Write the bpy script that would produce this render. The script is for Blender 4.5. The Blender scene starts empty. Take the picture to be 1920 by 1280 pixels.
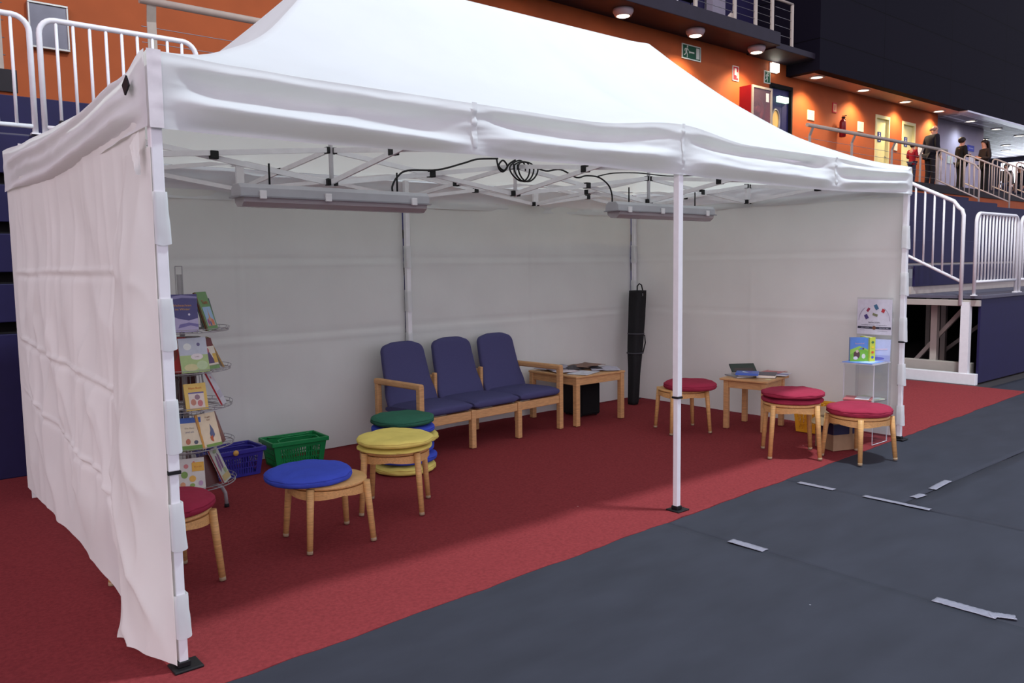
import bpy, math, random
from mathutils import Vector, Matrix, noise, Euler

C = bpy.context.scene.collection
SC = bpy.context.scene
PI = math.pi

# ------------------------------------------------------------------ camera
cam_d = bpy.data.cameras.new('camera')
cam_d.sensor_width = 36.0
cam_d.lens = 28.565
cam_d.clip_end = 300
cam = bpy.data.objects.new('camera', cam_d)
C.objects.link(cam)
def aim_camera(yaw, pitch, roll, loc):
    cy, sy, cp, sp = math.cos(yaw), math.sin(yaw), math.cos(pitch), math.sin(pitch)
    f = Vector((sy*cp, cy*cp, sp)); r = Vector((cy, -sy, 0)); u = r.cross(f)
    c, s = math.cos(roll), math.sin(roll)
    r2 = c*r + s*u; u2 = -s*r + c*u
    m = Matrix((r2, u2, -f)).transposed().to_4x4()
    m.translation = Vector(loc)
    cam.matrix_world = m
aim_camera(0.6961, -0.0934, -0.0134, (-0.9446, -3.1434, 1.5455))
SC.camera = cam

# ------------------------------------------------------------------ light and exposure
SC.view_settings.view_transform = 'Standard'
SC.view_settings.look = 'None'
SC.view_settings.gamma = 1.0
SC.view_settings.use_curve_mapping = False
SC.view_settings.exposure = 0.0
W = bpy.data.worlds.new('hall_fill'); SC.world = W
W.use_nodes = True
wn = W.node_tree; wn.nodes.clear()
wo = wn.nodes.new('ShaderNodeOutputWorld'); wb = wn.nodes.new('ShaderNodeBackground')
# added fill: bright band near the horizon (pinkish to the left), dimmer overhead
wt = wn.nodes.new('ShaderNodeTexCoord'); wx = wn.nodes.new('ShaderNodeSeparateXYZ')
wn.links.new(wt.outputs['Generated'], wx.inputs[0])
wr = wn.nodes.new('ShaderNodeValToRGB'); e = wr.color_ramp.elements
e[0].position = 0.0; e[0].color = (0.30, 0.29, 0.30, 1); e[1].position = 1.0; e[1].color = (0.42, 0.45, 0.48, 1)
for p_, c_ in ((0.02, (1.6, 1.5, 1.6, 1)), (0.50, (1.5, 1.45, 1.55, 1)), (0.62, (0.42, 0.45, 0.48, 1))):
    q_ = e.new(p_); q_.color = c_
wn.links.new(wx.outputs['Z'], wr.inputs[0])
wa = wn.nodes.new('ShaderNodeMapRange'); wa.inputs['From Min'].default_value = -1.0; wa.inputs['From Max'].default_value = 0.35
wn.links.new(wx.outputs['X'], wa.inputs['Value'])
wc = wn.nodes.new('ShaderNodeMix'); wc.data_type = 'RGBA'
wc.inputs['A'].default_value = (1.62, 1.38, 1.46, 1); wc.inputs['B'].default_value = (0.62, 0.655, 0.76, 1)
wn.links.new(wa.outputs[0], wc.inputs['Factor'])
wm = wn.nodes.new('ShaderNodeMix'); wm.data_type = 'RGBA'; wm.blend_type = 'MULTIPLY'; wm.inputs['Factor'].default_value = 1.0
wn.links.new(wr.outputs[0], wm.inputs['A']); wn.links.new(wc.outputs['Result'], wm.inputs['B'])
wn.links.new(wm.outputs['Result'], wb.inputs['Color'])
wb.inputs['Strength'].default_value = 1.0
wn.links.new(wb.outputs[0], wo.inputs[0])
key_d = bpy.data.lights.new('hall_floodlight', 'AREA'); key_d.shape = 'DISK'; key_d.size = 0.75; key_d.energy = 1170.0
key_d.color = (0.84, 0.96, 1.0)
key = bpy.data.objects.new('hall_floodlight', key_d); C.objects.link(key)
key.location = (4.6, -1.95, 11.0)

# ------------------------------------------------------------------ materials
MATS = {}
def srgb(c):
    return tuple(((v/255.0)/12.92 if v/255.0 <= 0.04045 else ((v/255.0+0.055)/1.055)**2.4) for v in c)
def mat(name, rgb, rough=0.6, var=0.0, scale=30.0, bump=0.0, bscale=200.0, metal=0.0, emit=0.0, trans=0.0, alpha=1.0,
        spec=0.3, coord='Object', stretch=(1, 1, 1), ecol=None, glass=False, sheen=0.0):
    """rgb in sRGB 0-255"""
    if name in MATS: return MATS[name]
    m = bpy.data.materials.new(name); m.use_nodes = True
    nt = m.node_tree; p = nt.nodes['Principled BSDF']; out = nt.nodes['Material Output']
    col = srgb(rgb)
    p.inputs['Base Color'].default_value = (*col, 1)
    p.inputs['Roughness'].default_value = rough
    p.inputs['Metallic'].default_value = metal
    p.inputs['Specular IOR Level'].default_value = spec
    if sheen: p.inputs['Sheen Weight'].default_value = sheen
    if glass:
        p.inputs['Transmission Weight'].default_value = 1.0; p.inputs['IOR'].default_value = 1.45
    if alpha < 1: p.inputs['Alpha'].default_value = alpha
    tc = None
    if var or bump:
        tc = nt.nodes.new('ShaderNodeTexCoord'); mp = nt.nodes.new('ShaderNodeMapping')
        mp.inputs['Scale'].default_value = stretch
        nt.links.new(tc.outputs[coord], mp.inputs[0])
    if var:
        n = nt.nodes.new('ShaderNodeTexNoise'); n.inputs['Scale'].default_value = scale; n.inputs['Detail'].default_value = 4
        nt.links.new(mp.outputs[0], n.inputs['Vector'])
        r = nt.nodes.new('ShaderNodeValToRGB')
        r.color_ramp.elements[0].position = 0.3; r.color_ramp.elements[1].position = 0.7
        r.color_ramp.elements[0].color = (*[max(0, c*(1-var)) for c in col], 1)
        r.color_ramp.elements[1].color = (*[min(1, c*(1+var)) for c in col], 1)
        nt.links.new(n.outputs['Fac'], r.inputs[0]); nt.links.new(r.outputs[0], p.inputs['Base Color'])
    if bump:
        n2 = nt.nodes.new('ShaderNodeTexNoise'); n2.inputs['Scale'].default_value = bscale; n2.inputs['Detail'].default_value = 3
        nt.links.new(mp.outputs[0], n2.inputs['Vector'])
        b = nt.nodes.new('ShaderNodeBump'); b.inputs['Strength'].default_value = bump; b.inputs['Distance'].default_value = 0.01
        nt.links.new(n2.outputs['Fac'], b.inputs['Height']); nt.links.new(b.outputs[0], p.inputs['Normal'])
    if emit:
        p.inputs['Emission Color'].default_value = (*srgb(ecol or rgb), 1); p.inputs['Emission Strength'].default_value = emit
    if trans:
        t = nt.nodes.new('ShaderNodeBsdfTranslucent'); mx = nt.nodes.new('ShaderNodeMixShader'); mx.inputs[0].default_value = trans
        t.inputs['Color'].default_value = (*col, 1)
        t.inputs['Color'].default_value = (col[0], col[1]*0.965, col[2]*0.85, 1)
        nt.links.new(p.outputs[0], mx.inputs[1]); nt.links.new(t.outputs[0], mx.inputs[2]); nt.links.new(mx.outputs[0], out.inputs['Surface'])
    MATS[name] = m
    return m

def wood(name, rgb, axis=(1, 1, 12)):
    return mat(name, rgb, rough=0.45, var=0.18, scale=14, stretch=axis, bump=0.05, bscale=60)

M = dict(
    canopy=mat('canopy_fabric', (235, 239, 243), 0.75, var=0.02, scale=3, bump=0.12, bscale=14, trans=0.42),
    wallcloth=mat('side_wall_fabric', (230, 233, 229), 0.8, var=0.03, scale=2.5, bump=0.14, bscale=10, trans=0.22),
    whitepaint=mat('white_paint', (228, 229, 232), 0.35, var=0.03, scale=20),
    alu=mat('white_aluminium', (236, 235, 238), 0.4, var=0.04, scale=15),
    black=mat('black_plastic', (22, 22, 24), 0.5, var=0.2, scale=40),
    rubber=mat('black_rubber', (28, 28, 32), 0.8, var=0.15, scale=60),
    carpet=mat('red_carpet', (141, 59, 62), 1.0, var=0.14, scale=60, bump=0.6, bscale=500, spec=0.05),
    sheet=mat('grey_floor_sheet', (49, 51, 61), 0.7, var=0.12, scale=2.2, bump=0.35, bscale=2.2, spec=0.2, stretch=(1.0, 2.6, 1)),
    floor=mat('hall_floor', (60, 56, 56), 0.6, var=0.15, scale=6),
    tape=mat('silver_tape', (136, 136, 150), 0.35, var=0.1, scale=30, bump=0.3, bscale=90),
    navy=mat('navy_panel', (27, 23, 66), 0.6, var=0.08, scale=8),
    navydark=mat('dark_navy_wall', (38, 36, 52), 0.6, var=0.06, scale=4),
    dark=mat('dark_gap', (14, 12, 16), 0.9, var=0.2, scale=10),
    orange=mat('orange_wall', (172, 86, 42), 0.7, var=0.06, scale=3),
    beech=wood('beech_wood', (205, 160, 102)),
    beechx=wood('beech_wood_long', (205, 160, 102), (12, 1, 12)),
    oak=wood('warm_wood', (196, 152, 104)),
    sofablue=mat('blue_upholstery', (76, 76, 114), 0.95, var=0.12, scale=300, bump=0.4, bscale=600, spec=0.1),
    cushblue=mat('blue_cushion_cloth', (66, 84, 190), 0.95, var=0.05, scale=8, bump=0.3, bscale=25, spec=0.1),
    cushred=mat('wine_red_cushion_cloth', (150, 48, 70), 0.95, var=0.07, scale=8, bump=0.3, bscale=25, spec=0.1),
    cushyel=mat('yellow_cushion_cloth', (222, 206, 112), 0.95, var=0.05, scale=8, bump=0.3, bscale=25, spec=0.1),
    cushgrn=mat('green_cushion_cloth', (52, 104, 84), 0.95, var=0.07, scale=8, bump=0.3, bscale=25, spec=0.1),
    steel=mat('chrome_wire', (165, 165, 170), 0.3, metal=0.8, var=0.05, scale=30),
    greyrail=mat('grey_beige_rail', (172, 160, 148), 0.5, var=0.05, scale=12),
    page=mat('book_pages', (232, 228, 214), 0.85, var=0.04, scale=80),
    skin=mat('skin', (190, 140, 118), 0.6, var=0.06, scale=20),
)

def cmat(rgb, rough=0.5):
    """plain printed colour"""
    return mat('print_%d_%d_%d' % tuple(rgb), rgb, rough, var=0.05, scale=35)

# ------------------------------------------------------------------ mesh builder
class MB:
    def __init__(self):
        self.v = []; self.f = []; self.fm = []; self.sm = []
    def add(self, vs, fs, m=0, smooth=False):
        o = len(self.v); self.v += [tuple(p) for p in vs]
        for q in fs:
            self.f.append([i+o for i in q]); self.fm.append(m); self.sm.append(smooth)
        return self
    def box(self, x0, x1, y0, y1, z0, z1, m=0):
        vs = [(x0, y0, z0), (x1, y0, z0), (x1, y1, z0), (x0, y1, z0), (x0, y0, z1), (x1, y0, z1), (x1, y1, z1), (x0, y1, z1)]
        return self.add(vs, [(3, 2, 1, 0), (4, 5, 6, 7), (0, 1, 5, 4), (1, 2, 6, 5), (2, 3, 7, 6), (3, 0, 4, 7)], m)
    def bar(self, p0, p1, w, h, up=(0, 0, 1), m=0, w2=None, h2=None):
        """rectangular bar from p0 to p1, width w sideways, h along up"""
        p0 = Vector(p0); p1 = Vector(p1); d = (p1-p0).normalized(); up = Vector(up)
        s = d.cross(up)
        if s.length < 1e-4: s = d.cross(Vector((0, 1, 0)))
        s.normalize(); u = s.cross(d)
        vs = []
        for p, ww, hh in ((p0, w, h), (p1, w2 or w, h2 or h)):
            for a, b in ((-1, -1), (1, -1), (1, 1), (-1, 1)):
                vs.append(p + s*a*ww/2 + u*b*hh/2)
        return self.add(vs, [(3, 2, 1, 0), (4, 5, 6, 7), (0, 1, 5, 4), (1, 2, 6, 5), (2, 3, 7, 6), (3, 0, 4, 7)], m)
    def tube(self, pts, r, n=8, closed=False, m=0, r2=None):
        pts = [Vector(p) for p in pts]; N = len(pts)
        rings = []; prev = None
        for i, p in enumerate(pts):
            if closed: d = pts[(i+1) % N]-pts[i-1]
            elif i == 0: d = pts[1]-pts[0]
            elif i == N-1: d = pts[-1]-pts[-2]
            else: d = (pts[i+1]-p).normalized()+(p-pts[i-1]).normalized()
            d.normalize()
            if prev is None:
                a = Vector((0, 0, 1)) if abs(d.z) < 0.9 else Vector((1, 0, 0))
                s = d.cross(a).normalized()
            else:
                s = prev-d*prev.dot(d); s.normalize()
            prev = s; u = d.cross(s)
            rr = r if r2 is None else r+(r2-r)*i/(N-1)
            rings.append([p+(s*math.cos(2*PI*k/n)+u*math.sin(2*PI*k/n))*rr for k in range(n)])
        vs = [q for rg in rings for q in rg]; fs = []
        for i in range(N if closed else N-1):
            j = (i+1) % N
            for k in range(n):
                l = (k+1) % n
                fs.append((i*n+k, i*n+l, j*n+l, j*n+k))
        self.add(vs, fs, m, True)
        if not closed:
            o = len(self.v)-len(vs)
            self.f.append([o+k for k in range(n)][::-1]); self.fm.append(m); self.sm.append(False)
            self.f.append([o+(N-1)*n+k for k in range(n)]); self.fm.append(m); self.sm.append(False)
        return self
    def lathe(self, prof, n=32, c=(0, 0, 0), m=0, smooth=True, cap=True):
        vs = []; fs = []; P = len(prof)
        for k in range(n):
            a = 2*PI*k/n
            for r, z in prof: vs.append((c[0]+r*math.cos(a), c[1]+r*math.sin(a), c[2]+z))
        for k in range(n):
            l = (k+1) % n
            for i in range(P-1):
                fs.append((k*P+i, l*P+i, l*P+i+1, k*P+i+1))
        if cap:
            fs.append([k*P for k in range(n)][::-1]); fs.append([k*P+P-1 for k in range(n)])
        return self.add(vs, fs, m, smooth)
    def grid(self, fn, nu, nv, m=0, smooth=True):
        vs = [fn(i/nu, j/nv) for j in range(nv+1) for i in range(nu+1)]
        fs = [(j*(nu+1)+i, j*(nu+1)+i+1, (j+1)*(nu+1)+i+1, (j+1)*(nu+1)+i) for j in range(nv) for i in range(nu)]
        return self.add(vs, fs, m, smooth)
    def ell(self, c, r, n=16, k=10, m=0):
        def fn(u, v):
            a = 2*PI*u; b = PI*(v-0.5)
            return (c[0]+r[0]*math.cos(b)*math.cos(a), c[1]+r[1]*math.cos(b)*math.sin(a), c[2]+r[2]*math.sin(b))
        return self.grid(fn, n, k, m)
    def poly(self, pts, m=0):
        return self.add(pts, [list(range(len(pts)))], m)
    def prism(self, pts2, y0, y1, m=0):
        """outline in xz extruded along y"""
        n = len(pts2)
        vs = [(x, y0, z) for x, z in pts2]+[(x, y1, z) for x, z in pts2]
        fs = [list(range(n)), list(range(n, 2*n))[::-1]]+[(i, (i+n), ((i+1) % n)+n, (i+1) % n) for i in range(n)]
        return self.add(vs, fs, m)
    def xf(self, mtx, start=0):
        for i in range(start, len(self.v)): self.v[i] = tuple(mtx @ Vector(self.v[i]))
        return self
    def text(self, s, size, mtx, m=0):
        cu = bpy.data.curves.new('t', 'FONT'); cu.body = s; cu.size = size; cu.align_x = 'CENTER'; cu.align_y = 'CENTER'; cu.resolution_u = 2
        o = bpy.data.objects.new('t', cu); C.objects.link(o)
        bpy.context.view_layer.update()
        me = o.evaluated_get(bpy.context.evaluated_depsgraph_get()).to_mesh()
        vs = [mtx @ v.co for v in me.vertices]; fs = [list(p.vertices) for p in me.polygons]
        self.add(vs, fs, m)
        bpy.data.objects.remove(o); bpy.data.curves.remove(cu)
        return self
    def build(self, name, mats, parent=None, loc=None, rot=None, bevel=0.0, subd=0, seg=2, weld=False):
        me = bpy.data.meshes.new(name)
        me.from_pydata(self.v, [], self.f)
        if not isinstance(mats, (list, tuple)): mats = [mats]
        for a in mats: me.materials.append(a)
        me.polygons.foreach_set('material_index', self.fm)
        me.polygons.foreach_set('use_smooth', self.sm)
        me.update()
        o = bpy.data.objects.new(name, me); C.objects.link(o)
        if parent: o.parent = parent
        if loc: o.location = loc
        if rot: o.rotation_euler = rot
        if weld:
            w = o.modifiers.new('weld', 'WELD'); w.merge_threshold = 0.0005
        if bevel:
            b = o.modifiers.new('bevel', 'BEVEL'); b.width = bevel; b.segments = seg; b.limit_method = 'ANGLE'; b.angle_limit = 0.7
        if subd:
            s = o.modifiers.new('sub', 'SUBSURF'); s.levels = subd; s.render_levels = subd
        return o

def tag(o, label, cat, group=None):
    o['label'] = label; o['category'] = cat
    if group: o['group'] = group
    return o
def struct(o, label=None, cat=None):
    o['kind'] = 'structure'
    o['label'] = label or ('setting ' + o.name.replace('_', ' ')); o['category'] = cat or o.name.split('_')[0].split('.')[0]
    return o
def thing(name, label, cat, loc=(0, 0, 0), rot=(0, 0, 0), group=None):
    o = bpy.data.objects.new(name, None); C.objects.link(o); o.empty_display_size = 0.05
    o.location = loc; o.rotation_euler = rot
    return tag(o, label, cat, group)
def dup(root, loc, rot, label, group=None):
    r = root.copy(); C.objects.link(r); r.location = loc; r.rotation_euler = rot; r['label'] = label
    if group: r['group'] = group
    for ch in list(root.children):
        c = ch.copy(); C.objects.link(c); c.parent = r
        for g in list(ch.children):
            d = g.copy(); C.objects.link(d); d.parent = c
    return r
def sm(a, b, x):
    t = max(0.0, min(1.0, (x-a)/(b-a))); return t*t*(3-2*t)
def arc(c, r, a0, a1, n, ax=(1, 0, 0), ay=(0, 0, 1)):
    c = Vector(c); ax = Vector(ax); ay = Vector(ay)
    return [c+ax*r*math.cos(a0+(a1-a0)*i/n)+ay*r*math.sin(a0+(a1-a0)*i/n) for i in range(n+1)]
# ================================================================== SETTING
ZF = 3.57      # concourse floor
YE = 6.5       # concourse edge
YW = 8.4       # orange wall
struct(MB().box(-30, 70, -30, 40, -0.2, 0.0).build('floor', M['floor']), 'hall floor under the carpets and sheets', 'floor')

# concourse slab (a gap for the stair opening between x=0.65 and x=1.95)
s = MB(); s.box(-14, 0.65, YE, 14, ZF-0.22, ZF); s.box(0.65, 1.95, 8.2, 14, ZF-0.22, ZF); s.box(1.95, 60, YE, 14, ZF-0.22, ZF)
struct(s.build('floor_concourse', mat('concourse_slab', (40, 36, 40), 0.7, var=0.1, scale=5)), 'dark concourse floor slab above the bleachers', 'floor')
s = MB(); s.box(1.95, 60, YE+0.03, YE+0.2, ZF-1.6, ZF-0.05); s.box(-14, 0.65, YE+0.03, YE+0.2, ZF-1.6, ZF-0.05)
struct(s.build('trim_concourse', M['orange']), 'orange fascia under the concourse edge', 'wall')
# orange wall with openings for the doors
DOORS = [(17.02, 18.05, 2.35), (22.42, 23.30, 2.16), (24.10, 24.98, 2.14)]
s = MB(); xs = -14.0
for a, b, h in DOORS:
    s.box(xs, a, YW, YW+0.25, ZF, 6.6); s.box(a, b, YW, YW+0.25, ZF+h, 6.6); xs = b
s.box(xs, 26.55, YW, YW+0.25, ZF, 6.6); s.box(26.3, 26.55, YW+0.25, 8.9, ZF, 6.6)
struct(s.build('wall_back', M['orange']), 'orange painted concourse back wall', 'wall')
# balcony above the left concourse
s = MB(); s.box(-14, 16.05, 7.5, YW+0.3, 6.45, 6.74); s.box(16.05, 17.9, 7.62, YW+0.3, 6.42, 6.56)
struct(s.build('ceiling_balcony', mat('balcony_soffit', (40, 35, 48), 0.6, var=0.1, scale=5), bevel=0.01), 'dark balcony slab over the orange wall', 'ceiling')
s = MB(); s.box(-14, 40, YW+0.9, YW+1.1, 6.3, 14)
struct(s.build('wall_balcony', mat('balcony_back_wall', (36, 32, 70), 0.6, var=0.1, scale=4)), 'navy back wall above the balcony', 'wall')
s = MB(); s.box(15.6, 16.1, 9.05, 9.28, 6.74, 11)
struct(s.build('trim_balcony', mat('grey_column', (150, 146, 160), 0.6, var=0.05, scale=4)), 'pale grey column behind the balcony rail', 'wall')
# big navy volume over the right concourse
def navy_panels():
    m = mat('navy_cladding', (36, 34, 50), 0.7, spec=0.05)
    nt = m.node_tree; p = nt.nodes['Principled BSDF']
    tc = nt.nodes.new('ShaderNodeTexCoord'); mp = nt.nodes.new('ShaderNodeMapping'); mp.inputs['Rotation'].default_value = (PI/2, 0, 0)
    br = nt.nodes.new('ShaderNodeTexBrick'); br.inputs['Scale'].default_value = 1.0
    br.inputs['Color1'].default_value = (*srgb((23, 21, 32)), 1); br.inputs['Color2'].default_value = (*srgb((21, 20, 31)), 1)
    br.inputs['Mortar'].default_value = (*srgb((11, 10, 15)), 1); br.inputs['Mortar Size'].default_value = 0.012
    br.inputs['Brick Width'].default_value = 4.2; br.inputs['Row Height'].default_value = 1.15; br.offset = 0.0
    nt.links.new(tc.outputs['Object'], mp.inputs[0]); nt.links.new(mp.outputs[0], br.inputs['Vector']); nt.links.new(br.outputs[0], p.inputs['Base Color'])
    return m
s = MB(); s.box(17.75, 62, 7.5, 7.75, 6.15, 16); s.box(17.75, 17.95, 7.75, YW+1.1, 6.15, 16)
struct(s.build('wall_upper', navy_panels(), loc=None), 'big dark navy clad wall over the concourse', 'wall')
# soffit: warm near the doors, pale grid further along
def grid_ceiling():
    m = mat('panel_ceiling', (190, 188, 196), 0.5)
    nt = m.node_tree; p = nt.nodes['Principled BSDF']
    tc = nt.nodes.new('ShaderNodeTexCoord')
    br = nt.nodes.new('ShaderNodeTexBrick'); br.inputs['Scale'].default_value = 1.0; br.offset = 0.0
    br.inputs['Color1'].default_value = (*srgb((150, 142, 148)), 1); br.inputs['Color2'].default_value = (*srgb((128, 120, 128)), 1)
    br.inputs['Mortar'].default_value = (*srgb((225, 225, 232)), 1); br.inputs['Mortar Size'].default_value = 0.05
    br.inputs['Brick Width'].default_value = 1.3; br.inputs['Row Height'].default_value = 0.42
    nt.links.new(tc.outputs['Object'], br.inputs['Vector']); nt.links.new(br.outputs[0], p.inputs['Base Color'])
    return m
s = MB(); s.box(17.95, 27.0, 7.75, YW+0.25, 6.17, 6.25)
struct(s.build('ceiling_corridor', mat('corridor_soffit', (196, 168, 154), 0.6, var=0.06, scale=6)), 'corridor soffit with round downlights', 'ceiling')
s = MB(); s.box(27.0, 62, 7.75, 14, 6.17, 6.25)
struct(s.build('ceiling_lobby', grid_ceiling()), 'pale panelled lobby ceiling', 'ceiling')
s = MB(); s.box(26.5, 61, 7.48, 7.75, 6.10, 6.15)
struct(s.build('trim_soffit', mat('pale_soffit_edge', (215, 220, 235), 0.35, var=0.03, scale=5)), 'pale metal edge along the lobby soffit', 'trim')
s = MB(); s.box(26.55, 31.2, 8.75, 9.0, ZF, 6.17); s.box(31.0, 31.2, 9.0, 14, ZF, 6.17)
struct(s.build('wall_lobby', mat('lavender_wall', (176, 172, 192), 0.7, var=0.04, scale=4)), 'lavender grey lobby wall', 'wall')
s = MB(); s.box(31, 62, 13.8, 14, ZF, 6.17)
struct(s.build('wall_lobby_rear', mat('lavender_wall', (176, 172, 192))), 'rear wall of the lobby', 'wall')
# end wall of the lobby with bright windows
s = MB(); XE = 41.0
s.box(XE, XE+0.3, 6.0, 14, 5.95, 6.17); s.box(XE, XE+0.3, 6.0, 14, ZF, 4.85)
for y0, y1 in ((6.0, 9.2), (10.3, 10.45), (11.6, 14)): s.box(XE, XE+0.3, y0, y1, 4.85, 5.95)
struct(s.build('wall_lobby_end', mat('dark_lobby_frame', (70, 68, 84), 0.6, var=0.05, scale=4)), 'dark end wall of the lobby with windows', 'wall')
glow = mat('daylit_window', (235, 240, 255), 0.5, emit=4.0, ecol=(230, 236, 255))
for i, (y0, y1) in enumerate(((9.2, 10.3), (10.45, 11.6))):
    struct(MB().box(XE+0.1, XE+0.14, y0, y1, 4.85, 5.95).build('window_%d' % (i+1), glow), 'bright daylit lobby window', 'window')
wl = bpy.data.lights.new('window_daylight', 'AREA'); wl.shape = 'RECTANGLE'; wl.size = 1.6; wl.size_y = 5.0; wl.energy = 130; wl.color = (0.85, 0.92, 1.0)
wlo = bpy.data.objects.new('window_daylight', wl); C.objects.link(wlo); wlo.location = (XE-0.25, 9.8, 5.0); wlo.rotation_euler = (0, PI/2, 0)

# doors of the concourse
def door(n, x0, x1, h, m, label, win=False, sign=None):
    root = thing('door_%d' % n, label, 'door', ((x0+x1)/2, YW+0.06, ZF)); root['kind'] = 'structure'
    w = x1-x0
    fm = M['dark'] if win else mat('cream_frame', (222, 214, 160), 0.5, var=0.03, scale=9)
    f = MB(); f.box(-w/2, -w/2+0.07, -0.08, 0.08, 0, h); f.box(w/2-0.07, w/2, -0.08, 0.08, 0, h); f.box(-w/2+0.07, w/2-0.07, -0.08, 0.08, h-0.09, h)
    f.build('door_frame', fm, root, bevel=0.006)
    if win:
        # double leaf with a round window in the left leaf
        MB().box(-w/2+0.07, 0.14, 0.0, 0.05, 0, h-0.09).build('door_leaf', m, root, bevel=0.004)
        MB().box(0.15, w/2-0.07, 0.0, 0.05, 0, h-0.09).build('door_leaf', m, root, bevel=0.004)
        pc = (-0.16, -0.012, 1.47)
        r = MB(); r.tube([(pc[0]+0.17*math.cos(2*PI*k/24), -0.012, pc[2]+0.27*math.sin(2*PI*k/24)) for k in range(24)], 0.028, 8, True)
        r.build('window_ring', mat('pewter', (165, 160, 150), 0.35, metal=0.5, var=0.05, scale=20), root)
        r = MB(); r.poly([(pc[0]+0.165*math.cos(-2*PI*k/24), -0.01, pc[2]+0.265*math.sin(-2*PI*k/24)) for k in range(24)])
        r.build('window_pane', mat('amber_lit_pane', (226, 180, 96), 0.3, emit=0.35, ecol=(226, 180, 96)), root)['label'] = 'amber lit round pane'
        MB().tube([(0.08, -0.05, 0.95), (0.08, -0.05, 1.2)], 0.012).build('door_handle', M['steel'], root)
        b = MB(); b.box(-0.12, 0.30, -0.1, 0.0, h-0.42, h-0.28)
        b.build('emergency_light', mat('pale_green_lamp', (214, 246, 220), 0.4, emit=1.6, ecol=(205, 246, 214)), root, bevel=0.01)
    else:
        MB().box(-w/2+0.07, w/2-0.07, 0.0, 0.05, 0, h-0.09).build('door_leaf', m, root, bevel=0.004)
        h2 = MB(); h2.tube([(w/2-0.14, -0.01, 1.0), (w/2-0.14, -0.06, 1.0), (w/2-0.26, -0.06, 1.0)], 0.011)
        h2.build('door_handle', M['steel'], root)
        sg = MB(); sg.box(-0.16, 0.04, -0.012, 0.0, 1.42, 1.70, 0)
        # standing figure
        sg.poly([(-0.06+0.022*math.cos(-k*PI/5), -0.0125, 1.655+0.022*math.sin(-k*PI/5)) for k in range(10)], 1)
        sg.poly([(-0.09, -0.0125, 1.52), (-0.085, -0.0125, 1.625), (-0.035, -0.0125, 1.625), (-0.03, -0.0125, 1.52)], 1)
        sg.poly([(-0.08, -0.0125, 1.44), (-0.08, -0.0125, 1.52), (-0.04, -0.0125, 1.52), (-0.04, -0.0125, 1.44)], 1)
        sg.build('restroom_sign', [cmat((40, 52, 120)), cmat((225, 228, 235))], root)
    return root
door(1, *DOORS[0][:2], DOORS[0][2], mat('navy_door', (40, 40, 86), 0.5, var=0.06, scale=6), 'navy double door with round amber window', True)
door(2, *DOORS[1][:2], DOORS[1][2], mat('cream_door', (232, 224, 160), 0.5, var=0.04, scale=6), 'first cream restroom door from the fire extinguisher')
door(3, *DOORS[2][:2], DOORS[2][2], mat('cream_door', (232, 224, 160)), 'second cream restroom door, nearer the standing man')

# downlights
def spot(loc, e, col, size=2.3, blend=0.9, name='downlight_glow', rad=0.08):
    l = bpy.data.lights.new(name, 'SPOT'); l.energy = e; l.color = col; l.spot_size = size; l.spot_blend = blend; l.shadow_soft_size = rad
    o = bpy.data.objects.new(name, l); o.location = loc
    C.objects.link(o); return o
warm = (1.0, 0.78, 0.48)
disc = mat('lit_lamp_glass', (255, 240, 215), 0.4, emit=4.0, ecol=(255, 238, 212))
POS1 = [(-7.0, 'bowl'), (-4.7, 'bowl'), (-2.4, 'bowl'), (-0.1, 'bowl'), (2.2, 'bowl'), (4.45, 'bowl'), (6.7, 'bowl'), (8.95, 'bowl'), (11.2, 'bowl'), (13.45, 'bowl'), (15.7, 'bowl')]
k = 0
names1 = {8: 'round bowl lamp under the balcony, leftmost above the tent', 9: 'round bowl lamp under the balcony above the running man sign', 10: 'round bowl lamp at the end of the balcony'}
for i, (x, t) in enumerate(POS1):
    if i < 6:
        continue
    root = thing('ceiling_lamp', names1.get(i, 'round bowl lamp under the balcony'), 'ceiling lamp', (x, 7.9, 6.45), group='bowl lamps under the balcony')
    b = MB(); b.lathe([(0.05, 0.0), (0.20, -0.0), (0.20, -0.05), (0.155, -0.13), (0.13, -0.13)], 28)
    b.build('bowl', mat('lamp_bowl', (190, 176, 182), 0.5, var=0.03, scale=10), root)
    d = MB(); d.lathe([(0.0, -0.150), (0.06, -0.148), (0.11, -0.140), (0.128, -0.130)], 28, cap=False)
    d.build('diffuser', disc, root)
    spot((x, 7.85, 6.27), 280, warm, 2.35, 0.6, rad=0.12)
names2 = ['round recessed downlight nearest the navy corner', 'round recessed downlight above the fire extinguisher', 'round recessed downlight above the restroom doors', 'round recessed downlight where the orange wall ends',
          'recessed lobby light by the soffit edge, nearest', 'recessed lobby light by the soffit edge, second', 'recessed lobby light by the soffit edge, third', 'recessed lobby light over the lavender wall',
          'recessed lobby light above the woman', 'recessed lobby light deeper in, beyond the woman', 'recessed lobby light near the end wall', 'recessed lobby light low behind the man in dark jacket']
POS2 = [(18.5, 8.0), (21.0, 8.05), (23.6, 8.1), (26.0, 8.15), (28.84, 8.3), (31.4, 8.4), (33.9, 8.5), (31.26, 9.6), (33.8, 9.7), (36.35, 9.8), (38.1, 10.4), (37.9, 11.5)]
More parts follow.
